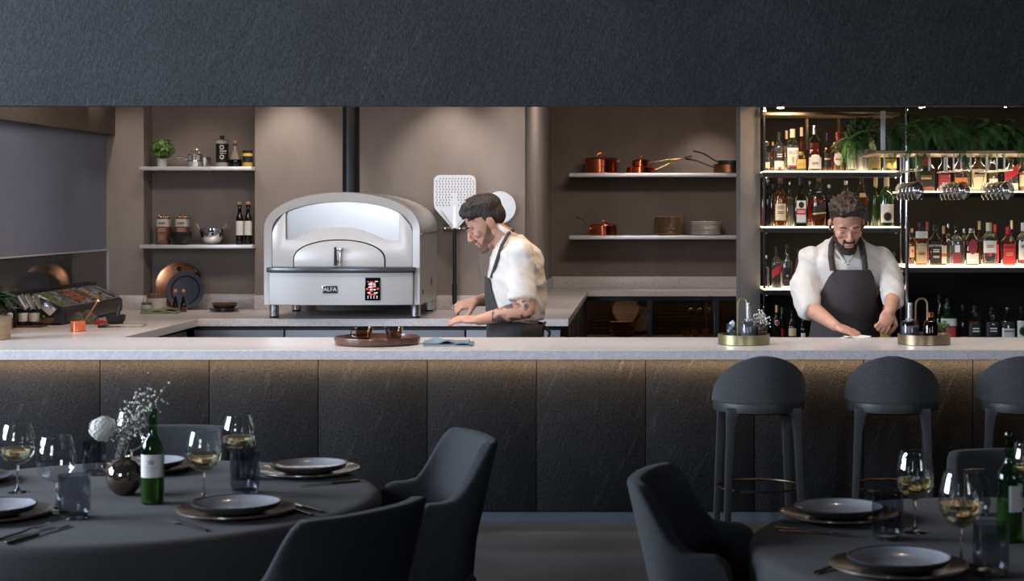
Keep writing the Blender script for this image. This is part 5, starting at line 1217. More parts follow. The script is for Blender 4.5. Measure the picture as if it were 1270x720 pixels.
# dining chairs
def make_chair(label, loc, rz):
    """tub chair facing +y, high back at -y sloping into low arms"""
    t = thing('dining_chair', label, 'chair', loc, rz, group='charcoal upholstered dining chairs')
    nu, nv = 44, 12; b = B(); outs, ins = [], []
    hw, dp = .285, .25
    for i in range(nu+1):
        u = 2*i/nu-1                                     # -1..1 along the shell from arm tip to arm tip
        s_ = abs(u); sg = 1 if u > 0 else -1
        if s_ < .62:                                     # curved back
            a = s_/.62*(PI/2); x_ = hw*math.sin(a)**.80*sg; y_ = -dp*math.cos(a)**.62+.0
        else:
            x_ = hw*sg; y_ = (s_-.62)/.38*.07
        fall = max(0, min(1, (s_-.30)/.28)); fall = fall*fall*(3-2*fall)
        top = .93*(1-fall)+.735*fall-.05*max(0, (s_-.58)/.42)**2-.10*max(0, (s_-.88)/.12)**2
        nrm = Vector((x_/hw if s_ < .62 else sg, y_/dp if s_ < .62 else 0, 0)); nrm.normalize()
        for lst, off in ((outs, 0.0), (ins, -.055)):
            col = []
            for j in range(nv+1):
                v = j/nv; z = .30+(top-.30)*v
                fl = -.055*(1-v)+.045*max(0, v-.45)*(1-fall)*2   # shell flares outwards at the top of the back
                p = Vector((x_, y_, 0))+nrm*(off+fl*(.6 if s_ > .62 else 1)); p.z = z; col.append(p)
            lst.append(col)
    VO = [b._new(c) for c in outs]; VI = [b._new(c) for c in ins]
    for i in range(nu):
        for j in range(nv):
            b.face([VO[i][j], VO[i+1][j], VO[i+1][j+1], VO[i][j+1]]); b.face([VI[i][j], VI[i][j+1], VI[i+1][j+1], VI[i+1][j]])
        b.face([VO[i][nv], VO[i+1][nv], VI[i+1][nv], VI[i][nv]]); b.face([VO[i][0], VI[i][0], VI[i+1][0], VO[i+1][0]])
    for i in (0, nu):
        for j in range(nv): b.face([VO[i][j], VO[i][j+1], VI[i][j+1], VI[i][j]])
    b.bevel(.014, 3, 55).ob('backrest', M_fabric, t, ang=70)
    b = B(); b.box(-.225, .225, -.19, .08, .36, .47, .035, seg=4); b.ob('seat', M_fabric, t)
    B().box(-.21, .21, -.18, .07, .325, .365, .01).ob('seat_frame', M_black, t)
    for sx in (-1, 1):
        for sy in (-1, 1): B().cone((sx*.24, -.02+sy*.19, 0), (sx*.19, -.03+sy*.12, .335), .012, .02, 12).ob('leg', M_black, t)
    return t
chA = make_chair('dark tub chair beside the aisle at the flower vase table', (-.845, 6.12, 0), PI/2+.38)
dup(chA, (-.965, 4.82, 0), .98, 'dark tub chair seen from behind at the near side of the flower table')
dup(chA, (X(205, 7.15), 7.13, 0), PI, 'dark tub chair across the flower table against the bar front', scale=.88)
dup(chA, (.25, 5.27, 0), -PI/2-.2, 'dark tub chair beside the aisle in front of the first bar stool')
dup(chA, (X(1268, 6.3), 6.27, 0), PI+.1, 'dark tub chair across the table below the bar stools', scale=.90)

# ------------------------------------------------------------------ tableware
def place_setting(px, py, rc, rp, where):
    c = onT(px, py, .018)
    lathe_thing('charger_plate', 'brown charger plate '+where, 'plate', [(rc*.55, 0), (rc*.62, .002), (rc*.90, .012), (rc, .020), (rc*.995, .025), (rc*.88, .017), (rc*.6, .008), (0, .008)], M_charger, c, 56)
    t = thing('dinner_plate', 'grey rimmed plate on the charger '+where, 'plate', c+Vector((0, 0, .0085)))
    B().lathe([(rp*.5, 0), (rp*.6, .003), (rp*.92, .018), (rp, .032)], 56, cap1=False).ob('underside', M_platerim, t)
    B().lathe([(rp, .032), (rp*1.002, .036), (rp*.975, .0365), (rp*.96, .034)], 56, cap0=False, cap1=False).ob('rim', M_platerim, t)
    B().lathe([(rp*.962, .0342), (rp*.90, .024), (rp*.62, .0105), (0, .009)], 56, cap0=False).ob('well', M_plate, t)
    return c
RC, RP = .193, .145
L1 = place_setting(383, 582, RC, RP, 'nearest the aisle chair of the flower table')
L2 = place_setting(293, 631, RC, RP, 'in front of the green bottle on the flower table')
L3 = place_setting(184, 578, RC*.9, RP*.95, 'behind the green bottle on the flower table')
L4 = place_setting(-12, 635, RC, RP, 'at the near picture edge of the flower table')
L5 = place_setting(-54, 592, RC, RP, 'just entering the picture edge beyond the wine filled glass')
Q1 = place_setting(1041, 636, RC, RP, 'at far side of the table by bar stools')
Q2 = place_setting(1115, 700, RC, RP, 'at near side of the table by bar stools')

def wine_glass(px, py, h, w, label, fill=.42):
    """py: row of the foot"""
    y = YZ(py, TT); s_ = h/.24; t = thing('wine_glass', label, 'glass', (X(px, y), y, TT+.0005)); r = w/2
    hb = h*.40                                       # bottom of the bowl
    B().lathe([(.037*s_, 0), (.037*s_, .0015), (.012*s_, .006*s_), (.0042, .018*s_), (.0034, hb*.6), (.0042, hb*.95), (.010, hb+.004*s_)], 24).ob('stem', M_solid, t)
    def rb(v): # bowl radius share by height share
        pts = [(0, .12), (.05, .44), (.14, .73), (.28, .93), (.45, 1.0), (.64, .975), (.83, .87), (1.0, .74)]
        for (a, c), (d, e) in zip(pts, pts[1:]):
            if a <= v <= d: k = (v-a)/(d-a); k = k*k*(3-2*k)*.35+k*.65; return c+(e-c)*k
        return .74
    H_ = h-hb; N_ = 22
    B().lathe([(r*rb(i/N_), hb+H_*i/N_) for i in range(N_+1)], 44, cap0=True, cap1=False).ob('bowl', M_stemware, t)
    B().tube([(r*.74*math.cos(2*PI*i/40), r*.74*math.sin(2*PI*i/40), h) for i in range(40)], .0009, 6, closed=True).ob('rim', M_solid, t)
    if fill:
        m_ = [(r*rb(fill*i/10)*.965, hb+.004+H_*fill*i/10) for i in range(11)]; m_.append((0, hb+.004+H_*fill))
        B().lathe(m_, 40).ob('wine', M_wine, t)
    return t
wine_glass(22, 610, .242, .124, 'wine glass with white wine at the far picture edge of the flower table', .40)
wine_glass(70, 635, .252, .128, 'empty wine glass standing behind the smoked tumbler', 0)
wine_glass(163, 592, .250, .120, 'wine glass behind the white flowers', 0)
wine_glass(253, 618, .236, .124, 'glass of white wine beside the green bottle', .42)
wine_glass(296, 592, .232, .124, 'glass of white wine behind the two smoked tumblers', .42)
wine_glass(1135, 660, .252, .118, 'glass of white wine behind the plates by the bar stools', .42)
wine_glass(1192, 700, .262, .126, 'glass of white wine between near plate and smoked tumbler', .42)
wine_glass(1276, 632, .225, .12, 'wine glass at the picture edge behind the second green bottle', .40)
def tumbler(px, py, w, h, label):
    y = YZ(py, TT); t = thing('tumbler', label, 'glass', (X(px, y), y, TT+.0005)); r = w/2
    B().lathe([(r*.84, .001), (r*.90, .008), (r, h*.25), (r*1.0, h*.55), (r*.96, h), (r*.935, h), (r*.965, h*.5), (r*.95, h*.22), (r*.82, .014), (0, .012)], 36, cap0=True, cap1=False).ob('glass', M_smoke, t)
    B().lathe([(r*.80, .0005), (r*.84, .004), (r*.84, .012), (0, .013)], 30).ob('base', mat('smoke_base', (.35, .35, .37), .05, trans=.8), t)
    return t
tumbler(92, 642, .104, .142, 'smoked glass tumbler in front of the empty wine glass')
tumbler(117, 588, .088, .128, 'smoked glass tumbler behind the white hydrangea')
tumbler(304, 611, .104, .148, 'front smoked tumbler between the two white wine glasses')
tumbler(302, 594, .098, .145, 'rear smoked tumbler behind its twin on the flower table')
tumbler(1101, 668, .098, .142, 'smoked tumbler overlapping the far plate by the stools')
tumbler(1229, 713, .100, .145, 'smoked tumbler in front of the second green bottle')
tumbler(1213, 638, .082, .145, 'smoked tumbler behind the second wine glass by the stools')

def wine_bottle(px, py, h, r, label, ang):
    y = YZ(py, TT); t = thing('wine_bottle', label, 'bottle', (X(px, y), y, TT+.0005))
    prof = [(r*.9, 0), (r, .006), (r, h*.56), (r*.97, h*.60), (r*.80, h*.655), (r*.52, h*.70), (r*.40, h*.75), (r*.37, h*.94), (r*.43, h*.945), (r*.43, h*.975), (r*.38, h)]
    B().lathe(prof, 40, cap1=False).ob('glass', thin_glass('green_bottle_glass', (.40, .64, .40), .015, 1.6), t)
    B().lathe([(r*.86, .006), (r*.95, .012), (r*.95, h*.34), (0, h*.345)], 36).ob('wine', mat('green_wine', (.30, .36, .12), .05, trans=.7, ior=1.33), t)
    lab = patch(r*1.01, h*.285, h*.525, 2, 1.25, 20); lab.xf(Matrix.Rotation(ang, 4, 'Z')); l = lab.ob('label', M_white, t)
    # small line drawing and name lines on the label
    g_ = B()
    for z0, z1, h0 in ((.455, .462, .36), (.44, .452, .22), (.425, .437, .30), (.468, .478, .12), (.395, .399, .55), (.375, .379, .42), (.350, .353, .34)):
        q = patch(r*1.016, h*z0, h*z1, 2, h0, 8); mp = {}
        for v in q.bm.verts: mp[v] = g_.bm.verts.new(v.co)
        for f in q.bm.faces: g_.face([mp[v] for v in f.verts])
        q.bm.free()
    g_.xf(Matrix.Rotation(ang, 4, 'Z')).ob('label_print', mat('grey_print', (.22, .24, .25), .6), l)
    return t
wine_bottle(189.5, 624, .325, .0385, 'green wine bottle with white label beside the bronze vase', .12)
wine_bottle(1252, 671, .330, .0385, 'green wine bottle at the picture edge with its label turned away', 1.0)

# vase of flowers
vy = YZ(613, TT); vz = thing('vase', 'round bronze mirror glass vase on the flower table', 'vase', (X(154.5, vy), vy, TT))
B().lathe([(.022, 0), (.034, .004), (.056, .030), (.0645, .063), (.058, .095), (.040, .116), (.024, .124), (.021, .128), (.024, .136), (.020, .136), (.018, .126), (.03, .115), (.052, .09)], 40, cap1=False).ob('vase', mat('bronze_mirror', (.38, .29, .24), .05, .95), vz)
gy = thing('gypsophila', 'airy spray of tiny white flowers in the bronze vase', 'flower', (X(154.5, vy), vy, TT+.12), group=None)
rnd = random.Random(11); bs, bf = B(), B()
main = []
for i in range(11):
    tip = Vector((rnd.uniform(-.045, .125), rnd.uniform(-.05, .05), rnd.uniform(.10, .285))); tip.x = tip.x*.5+(tip.z-.1)*.42
    mid = tip*.5+Vector((rnd.uniform(-.012, .012), 0, .012)); bs.tube([(0, 0, -.09), (0, 0, 0.01), mid, tip], .0011, 5); main.append((mid, tip))
for k in range(190):
    m_, tp_ = rnd.choice(main); u = rnd.random(); p0 = m_.lerp(tp_, u); p = p0+Vector((rnd.gauss(0, .020), rnd.gauss(0, .020), rnd.gauss(.008, .018)))
    if p.z < .03: continue
    bf.ico(p, rnd.uniform(.0028, .0058), 1); bs.tube([p0, p], .0006, 4)
bs.ob('stems', M_stem, gy); bf.ob('blossom', M_petal, gy)
hy = thing('hydrangea', 'white hydrangea head leaning out of the bronze vase', 'flower', (X(154.5, vy), vy, TT+.12))
hc = Vector((X(129, vy)-X(154.5, vy), -.01, Z(531, vy)-TT-.12)); b = B(); rnd = random.Random(13)
b.ell(hc, (.036, .036, .034))
for i in range(120):
    zf = 1-2*(i+.5)/120; a = i*2.39996; d = Vector((math.cos(a)*math.sqrt(1-zf*zf), math.sin(a)*math.sqrt(1-zf*zf), zf)); c = hc+Vector((d.x*.044, d.y*.044, d.z*.042))*rnd.uniform(.9, 1.06)
    u = d.orthogonal().normalized(); v = d.cross(u)
    for k in range(4):
        an = k*PI/2+i; e1 = u*math.cos(an)+v*math.sin(an); e2 = v*math.cos(an)-u*math.sin(an)
        b.face(b._new([c, c+e1*.006+e2*.004+d*.003, c+e1*.0105+d*.001, c+e1*.006-e2*.004+d*.003]))
b.ob('petals', M_petal, hy); B().tube([(0, 0, -.09), (-.006, 0, .0), hc*.6, hc], .0022, 6).ob('stem', M_stem, hy)

# cutlery: local +x from handle end towards the tip
def fork(loc, rz, label, m, L_=.20):
    t = thing('fork', label, 'fork', loc, rz)
    B().rings([[(x_, -w_, z_), (x_, w_, z_), (x_, w_, z_+h_), (x_, -w_, z_+h_)] for x_, w_, z_, h_ in ((0, .0050, 0, .005), (L_*.5, .0040, .003, .005), (L_*.66, .0034, .009, .003))]).ob('handle', m, t)
    b = B().rings([[(x_, -w_, z_), (x_, w_, z_), (x_, w_, z_+.002), (x_, -w_, z_+.002)] for x_, w_, z_ in ((L_*.655, .0034, .009), (L_*.74, .011, .006), (L_*.80, .0125, .005))])
    for k in range(4):
        y_ = -.0105+k*.007; b.rings([[(x_, y_-w_, z_), (x_, y_+w_, z_), (x_, y_+w_, z_+.002), (x_, y_-w_, z_+.002)] for x_, w_, z_ in ((L_*.79, .0018, .005), (L_*.92, .0016, .007), (L_, .001, .012))])
    b.ob('tines', M_chrome, t); return t
def knife(loc, rz, label, m, L_=.23):
    t = thing('knife', label, 'knife', loc, rz)
    B().rings([[(x_, -w_, 0), (x_, w_, 0), (x_, w_, h_), (x_, -w_, h_)] for x_, w_, h_ in ((0, .006, .008), (L_*.25, .0055, .008), (L_*.48, .0045, .007))]).bevel(.0015, 1, 50).ob('handle', m, t)
    B().prism([(L_*.47, -.004), (L_*.50, -.0085), (L_*.85, -.009), (L_*.97, -.004), (L_, .006), (L_*.48, .006)], .0025, .004, 'z').ob('blade', M_chrome, t); return t
def lay(fn, p0, p1, label, m):
    a, c = onT(*p0), onT(*p1); d = c-a; z = Vector((0, 0, .0008)); return fn(a+z, math.atan2(d.y, d.x), label, m, d.length)
lay(fork, (257, 659), (207, 647), 'dark fork lying before the green bottle on the flower table', M_blkmetalcut)
lay(knife, (399, 636), (352, 622), 'dark knife tucked under the charger plate before the green bottle', M_blkmetalcut)
lay(knife, (386, 640), (340, 625), 'second dark knife beside the first under the front charger plate', M_blkmetalcut)
lay(knife, (446, 597), (370, 604), 'dark knife lying before the plate nearest the aisle chair', M_blkmetalcut)
lay(fork, (-8, 671), (62, 653), 'dark fork at the picture edge before the nearest plate', M_blkmetalcut)
lay(knife, (8, 675), (88, 652), 'dark knife at the picture edge beside the fork', M_blkmetalcut)
lay(knife, (962, 656), (1040, 663), 'copper handled knife by the far plate of the table at the stools', M_coppercut)
lay(fork, (966, 659), (1060, 666), 'copper handled fork lying beside the copper handled knife', M_coppercut)
lay(fork, (1008, 711), (1060, 697), 'dark fork tucked under the near charger plate by the stools', M_blkmetalcut)
# ------------------------------------------------------------------ people
M_stubble = mat('stubble', (.17, .088, .062), .7, var=.3, vscale=120)
M_beard = mat('beard_hair', (.030, .018, .013), .6, var=.5, vscale=120, bump=.6, bscale=160)
M_trouser = mat('blue_black_trousers', (.045, .052, .07), .9, var=.12, vscale=60)
M_shoe = mat('black_leather', (.02, .018, .017), .4)
M_lash = mat('dark_lash', (.02, .012, .01), .6)
def tattoo_mat():
    m, nt, b = nodes('tattooed_skin'); N, L = nt.nodes, nt.links
    b.inputs['Roughness'].default_value = .5
    tc = N.new('ShaderNodeTexCoord'); n = N.new('ShaderNodeTexNoise'); n.inputs['Scale'].default_value = 22; n.inputs['Detail'].default_value = 3
    L.new(tc.outputs['Object'], n.inputs['Vector']); r = N.new('ShaderNodeValToRGB'); L.new(n.outputs['Fac'], r.inputs[0])
    r.color_ramp.elements[0].position = .47; r.color_ramp.elements[1].position = .56
    r.color_ramp.elements[0].color = (.50, .265, .185, 1); r.color_ramp.elements[1].color = (.075, .055, .052, 1)
    L.new(r.outputs[0], b.inputs['Base Color']); return m
def add_hand(b, M, k, curl, side=1, thumb=.6, spread=.05):
    """palm, four jointed fingers and a thumb; local x towards the fingertips, z the back of the hand"""
    def T_(p): return M @ (Vector((p[0], p[1]*side, p[2]))*k)
    def el(c, r): 
        t = bmesh.new(); bmesh.ops.create_uvsphere(t, u_segments=14, v_segments=10, radius=1)
        for v in t.verts: v.co = T_((c[0]+v.co.x*r[0], c[1]+v.co.y*r[1], c[2]+v.co.z*r[2]))
        b._merge(t)
    el((.045, 0, 0), (.055, .041, .017)); el((.012, 0, 0), (.035, .029, .021)); el((.03, .024, -.006), (.032, .018, .018))
    for y_, ln, r_ in ((.030, .074, .0098), (.0105, .082, .0102), (-.0100, .077, .0098), (-.0285, .062, .0088)):
        p = Vector((.086, y_, 0)); a = curl*.55; sp = y_*spread/.03
        q = p
        for i, (f_, rr) in enumerate(((.44, 1.0), (.31, .92), (.25, .82))):
            d = Vector((math.cos(a), sp*math.cos(a), -math.sin(a))); e = q+d*ln*f_
            b.cap(T_(q), T_(e), r_*rr*k, r_*rr*.93*k, 10); q = e; a += curl*(.95 if i == 0 else .7)
    q = Vector((.022, .034, -.006))
    for d, ln, rr in ((Vector((.62, .70, -.22)), .040, .0125), (Vector((.80, .42*(1-thumb), -.35-thumb*.2)), .034, .0108), (Vector((.88, -.2*thumb, -.30-thumb*.3)), .026, .0095)):
        e = q+d.normalized()*ln; b.cap(T_(q), T_(e), rr*k, rr*.9*k, 10); q = e
def frame(p, fwd, up):
    x = Vector(fwd).normalized(); z = Vector(up); z = (z-x*z.dot(x)).normalized(); y = z.cross(x)
    return Matrix.Translation(p) @ Matrix((x, y, z)).transposed().to_4x4()
def add_head(b, M, k):
    def E(c, r, rot=None):
        t = bmesh.new(); bmesh.ops.create_uvsphere(t, u_segments=24, v_segments=16, radius=1)
        R = Euler(rot).to_matrix() if rot else Matrix.Identity(3)
        for v in t.verts: v.co = M @ ((Vector(c)+R @ Vector((v.co.x*r[0], v.co.y*r[1], v.co.z*r[2])))*k)
        b._merge(t)
    def C(p, q, r0, r1=None): b.cap(M @ (Vector(p)*k), M @ (Vector(q)*k), r0*k, (r0 if r1 is None else r1)*k, 14)
    E((0, .012, .045), (.074, .096, .078)); E((0, -.02, .0), (.066, .072, .085)); E((0, -.036, -.045), (.056, .056, .066))
    C((-.048, .0, -.062), (-.016, -.075, -.100), .017, .017); C((.048, .0, -.062), (.016, -.075, -.100), .017, .017)
    E((0, -.084, -.100), (.022, .016, .016)); E((0, -.062, -.075), (.036, .035, .035))
    C((0, -.088, .020), (0, -.112, -.024), .0085, .0125); E((.0105, -.104, -.029), (.0095, .011, .008)); E((-.0105, -.104, -.029), (.0095, .011, .008))
    C((-.040, -.078, .026), (-.010, -.090, .024), .011); C((.040, -.078, .026), (.010, -.090, .024), .011)
    E((.041, -.066, -.016), (.024, .022, .020)); E((-.041, -.066, -.016), (.024, .022, .020))
    E((.031, -.079, .008), (.015, .010, .010)); E((-.031, -.079, .008), (.015, .010, .010))
    C((-.019, -.093, -.058), (0, -.099, -.056), .0058); C((.019, -.093, -.058), (0, -.099, -.056), .0058)
    C((-.016, -.091, -.069), (.016, -.091, -.069), .0072)
    for s_ in (-1, 1):
        E((s_*.077, .012, -.004), (.008, .021, .032), (.1, 0, s_*.3)); E((s_*.080, .020, .004), (.008, .012, .022), (.1, 0, s_*.4))
def head_children(body, M, k, hair_m, beard):
    def R_(c): return M @ (Vector(c)*k)
    for s_ in (-1, 1):
        B().tube([R_((s_*.048, -.080, .028)), R_((s_*.034, -.0915, .034)), R_((s_*.014, -.098, .030))], .004*k, 8, rs=[.0022*k, .0044*k, .0036*k]).ob('eyebrow', hair_m, body)
        B().tube([R_((s_*.044, -.0800, .004)), R_((s_*.031, -.0895, .001)), R_((s_*.019, -.0865, .003))], .0017*k, 6).ob('eyelid_line', M_lash, body)
    B().tube([R_((-.021, -.0955, -.0635)), R_((0, -.1015, -.0625)), R_((.021, -.0955, -.0635))], .0016*k, 6).ob('mouth_line', mat('lip_line', (.17, .06, .05), .5), body)
def beard_shell(parent, name, body_me, M, k, off, m, seed, stubble=False):
    """short beard: a skin-tight shell over jaw, chin and upper lip"""
    Mi = M.inverted(); b = B(); mp = {}; rnd = random.Random(seed)
    def inside(p):
        ax = abs(p.x)
        if p.z < -.128 or p.y > -.002 or p.z > .02: return False
        if ax < .021 and -.073 < p.z < -.0535 and p.y < -.082: return False
        if p.y > -.055 and p.z < -.112+.3*(p.y+.055)+.02: return False
        if ax < .030: return p.z < -.0325
        return p.z < -.046+.95*(p.y+.06)
    pts = [None]*len(body_me.vertices)
    for i_, v in enumerate(body_me.vertices):
        q = (Mi @ v.co)/k
        if q.length < .2: pts[i_] = q
    keep = [p for p in body_me.polygons if all(pts[v] is not None and inside(pts[v]) for v in p.vertices)]
    edge = {}
    for p in keep:
        for e in p.edge_keys: edge[e] = edge.get(e, 0)+1
    rim = {v for e, n_ in edge.items() if n_ == 1 for v in e}
    for p in keep:
        for v in p.vertices:
            if v not in mp:
                q = body_me.vertices[v]; o_ = (-.0015 if v in rim else off*(.75+.5*noise.noise(q.co*160)))
                mp[v] = b.bm.verts.new(q.co+q.normal*o_*k)
        b.face([mp[v] for v in p.vertices])
    b.ob(name, m, parent, ang=80)
def hair_piece(body, name, M, k, blobs, locks, m, seed, lr=.010, voxel=.006):
    b = B(); rnd = random.Random(seed)
    for c, r in blobs:
        t = bmesh.new(); bmesh.ops.create_uvsphere(t, u_segments=24, v_segments=16, radius=1)
        for v in t.verts: v.co = M @ (Vector((c[0]+v.co.x*r[0], c[1]+v.co.y*r[1], c[2]+v.co.z*r[2]))*k)
        b._merge(t)
    for p, q in locks(rnd): b.cap(M @ (Vector(p)*k), M @ (Vector(q)*k), lr*k, lr*.45*k, 8)
    remesh(b, voxel*k, 1).ob(name, m, body, ang=80)
def loft(levels, n=40, off=0.0, a0=0.0, a1=None):
    """levels: (centre, rx, ry) -> rings of an elliptical trunk"""
    rr = []
    for c, rx, ry in levels:
        rr.append([Vector((c.x+(rx+off)*math.cos(2*PI*i/n), c.y+(ry+off)*math.sin(2*PI*i/n), c.z)) for i in range(n)])
    return rr
def sheet(levels, ranges, off, th, n=28):
    """cloth panel lying on the trunk: ranges of angle per level"""
    b = B(); O, I = [], []
    for (c, rx, ry), (a0, a1) in zip(levels, ranges):
        ro, ri = [], []
        for i in range(n+1):
            a = a0+(a1-a0)*i/n
            ro.append((c.x+(rx+off+th)*math.cos(a), c.y+(ry+off+th)*math.sin(a), c.z)); ri.append((c.x+(rx+off)*math.cos(a), c.y+(ry+off)*math.sin(a), c.z))
        O.append(b._new(ro)); I.append(b._new(ri))
    m = len(O)
    for j in range(m-1):
        for i in range(n):
            b.face([O[j][i], O[j][i+1], O[j+1][i+1], O[j+1][i]]); b.face([I[j][i], I[j+1][i], I[j+1][i+1], I[j][i+1]])
        for i in (0, n): b.face([O[j][i], O[j+1][i], I[j+1][i], I[j][i]])
    for j in (0, m-1):
        for i in range(n): b.face([O[j][i], O[j][i+1], I[j][i+1], I[j][i]])
    return b
def resample(lv, m):
    out = []
    for a, c in zip(lv, lv[1:]):
        for i in range(m):
            t = i/m; out.append((a[0].lerp(c[0], t), a[1]+(c[1]-a[1])*t, a[2]+(c[2]-a[2])*t))
    out.append(lv[-1]); return out
def wrinkle(b, amp, seed, sc=9.0):
    """soft cloth folds: ridged noise drawn out along slanting lines"""
    for v in b.bm.verts:
        p = v.co; q = Vector(((p.x*.8+p.z*.9)*sc, p.y*sc*.7+seed, (p.z*.35-p.x*.3)*sc))
        r = 1-2*abs(noise.noise(q)); r2 = 1-2*abs(noise.noise(q*2.1+Vector((3, 1, seed))))
        v.co += v.normal*amp*(.7*(r-.4)+.35*(r2-.4))
    return b
def legs(body, cx, cy, hipz, dx, dy, rot):
    b = B()
    for s_ in (-1, 1):
        h = Vector((cx+s_*dx, cy+s_*dy, hipz)); kn = Vector((cx+s_*dx*1.15, cy+s_*dy*1.15, .50)); an = Vector((cx+s_*dx*1.2, cy+s_*dy*1.2, .10))
        b.cap(h, kn, .125, .092, 18); b.cap(kn, an, .092, .070, 18)
    remesh(b, .014, 2).ob('trousers', M_trouser, body, ang=80)
    for s_ in (-1, 1):
        f = Vector((cx+s_*dx*1.2, cy+s_*dy*1.2, 0)); d = Vector((math.cos(rot), math.sin(rot), 0))
        b = B(); b.cap(f+Vector((0, 0, .055)), f+d*.17+Vector((0, 0, .045)), .055, .045, 14); b.cap(f+Vector((0, 0, .06)), f+Vector((0, 0, .11)), .052, .06, 14)
        remesh(b, .010, 1)
        for v in b.bm.verts: v.co.z = max(v.co.z, .0)
        b.ob('shoe', M_shoe, body, ang=80)

# ---- the cook, in profile, bending over his work
CYc = 10.85
def c_(px, py, dy=0.0): return W(px, py, CYc+dy)
pxm = CYc/F
trunk = [(c_(637, 301), 20*pxm, .17), (c_(641, 311), 29*pxm, .245), (c_(641, 325), 33.5*pxm, .265), (c_(640.5, 345), 36*pxm, .255), (c_(641, 370), 36*pxm, .245), (c_(641, 395), 34*pxm, .24), (c_(640, 420), 33*pxm, .245), (c_(640, 440), 34*pxm, .25)]
cook = thing('person', 'man in white t-shirt and dark apron bending over the worktop in profile', 'person', (0, 0, 0))
Mh = Matrix.Translation(c_(603.5, 277)) @ Matrix.Rotation(math.radians(-78), 4, 'Z') @ Matrix.Rotation(math.radians(33), 4, 'X'); kh = 1.32
b = B(); add_head(b, Mh, kh)
b.cap(c_(611, 284), c_(631, 300), 13.5*pxm, 15*pxm, 18); b.cap(c_(606, 292), c_(626, 304), 10*pxm, 11*pxm, 14)
b.rings(loft([(c, rx-.035, ry-.035) for c, rx, ry in trunk]))
# near arm
sh, el, wr = c_(646, 313, -.235), c_(653, 383, -.30), c_(594, 396.5, -.33)
b.cap(sh, el, 13.5*pxm, 11.5*pxm, 18); b.cap(el, el.lerp(wr, .35), 11*pxm, 10.5*pxm, 18); b.cap(el.lerp(wr, .35), wr, 10.5*pxm, 6.3*pxm, 18)
add_hand(b, frame(wr+Vector((.0, 0, 0)), (-1, .12, .04), (0, -.35, 1)), 1.22, .32, -1, .3)
# far arm
sf, ef, wf = c_(630, 314, .235), c_(620, 368, .27), c_(590, 373.5, .10)
b.cap(sf, ef, 13*pxm, 11*pxm, 18); b.cap(ef, ef.lerp(wf, .4), 10.5*pxm, 9.5*pxm, 18); b.cap(ef.lerp(wf, .4), wf, 9.5*pxm, 6.3*pxm, 18)
add_hand(b, frame(wf, (-.95, -.12, -.25), (.0, -.6, .8)), 1.20, 1.0, 1, .9)
pel = c_(640, 432)
b.ell(pel, (.20, .24, .16)); 
for s_ in (-1, 1): b.cap(Vector((pel.x, pel.y+s_*.12, .86)), Vector((pel.x, pel.y+s_*.13, .12)), .10, .055, 14)
remesh(b, .0056, 3)
me_body = b.mesh('body', [M_skin, tattoo_mat()], True, 80)
for p in me_body.polygons:
    q = p.center
    if q.y < CYc-.22 and X(611, CYc-.3) < q.x < X(658, CYc-.3) and Z(404, CYc-.3) < q.z < Z(372, CYc-.3): p.material_index = 1
body = bpy.data.objects.new('body', me_body); COL.objects.link(body); body.parent = cook
head_children(cook, Mh, kh, M_hair, False)
def locks_cook(r):
    for i in range(150):
        a = r.uniform(-2.7, 2.7); t_ = r.uniform(.0, 1.0)
        z = .065+.075*t_; rad = math.sqrt(max(.05, 1-((z-.045)/.092)**2))
        p = Vector((.078*rad*math.sin(a), .014+.100*rad*math.cos(a), z)); 
        if p.y < -.055 and z < .088: continue
        q = p*1.03+Vector((r.uniform(-.008, .008), -.028, r.uniform(-.008, .014))); yield p, q
hair_piece(cook, 'hair', Mh, kh, [((0, .022, .066), (.080, .098, .074)), ((0, .055, .02), (.074, .058, .062)), ((0, -.045, .105), (.056, .045, .030)), ((.071, .02, .03), (.008, .03, .03)), ((-.071, .02, .03), (.008, .03, .03))], locks_cook, M_hair, 4)
beard_shell(cook, 'beard', me_body, Mh, kh, .0016, M_stubble, 5)
# t-shirt: trunk with two short sleeves
b = B(); b.rings(loft([(c_(634, 292), 13.5*pxm, .105)]+[(c, rx, ry) for c, rx, ry in trunk[:6]]))
cuffN = c_(647, 372, -.29); b.cone(sh+Vector((0, .02, .0)), cuffN, 17*pxm, 18*pxm, 24); b.ell(sh, (17*pxm, .09, 16*pxm))
cuffF = c_(622, 352, .28); b.cone(sf, cuffF, 15*pxm, 16*pxm, 24); b.ell(sf, 15*pxm)
remesh(b, .009, 4); b.bm.normal_update(); wrinkle(b, .014, 3, 8).ob('t_shirt', M_shirt, cook, ang=80)
B().tube([c_(630, 289)+Vector((.080*math.cos(a)*.9, .092*math.sin(a), -.045*math.cos(a+PI)*-1+.012)) for a in [2*PI*i/24 for i in range(24)]], .016, 8, closed=True).ob('collar', M_shirt, cook)
# apron: bib, wrap round the waist, neck strap
lv = resample([(c_(640.6, 343), 36*pxm, .258), (c_(641, 370), 36*pxm, .245), (c_(641, 395), 34*pxm, .24), (c_(640, 420), 33*pxm, .245), (c_(640, 440), 34*pxm, .25), (c_(640, 500), 37*pxm, .29)], 4)
rg = []
for c, rx, ry in lv:
    y_ = VY+(H-c.z)*F/CYc; t_ = max(0, min(1, (y_-343)/57)); hw = .62+.55*t_+(1.55 if t_ > .93 else 1.1*max(0, t_-.6))*1.0
    rg.append((PI-min(2.95, hw), PI+min(2.95, hw)))
sheet(lv, rg, .010, .008).ob('apron', M_apron, cook, ang=80)
B().tube([c_(609.5, 344, -.165), c_(614.5, 328, -.205), c_(622, 305, -.195), c_(630, 290, -.135), c_(637, 285, .0), c_(630, 291, .10), c_(620, 306, .15), c_(609, 344, .15)], .011, 8).ob('apron_strap', M_apronb, cook)
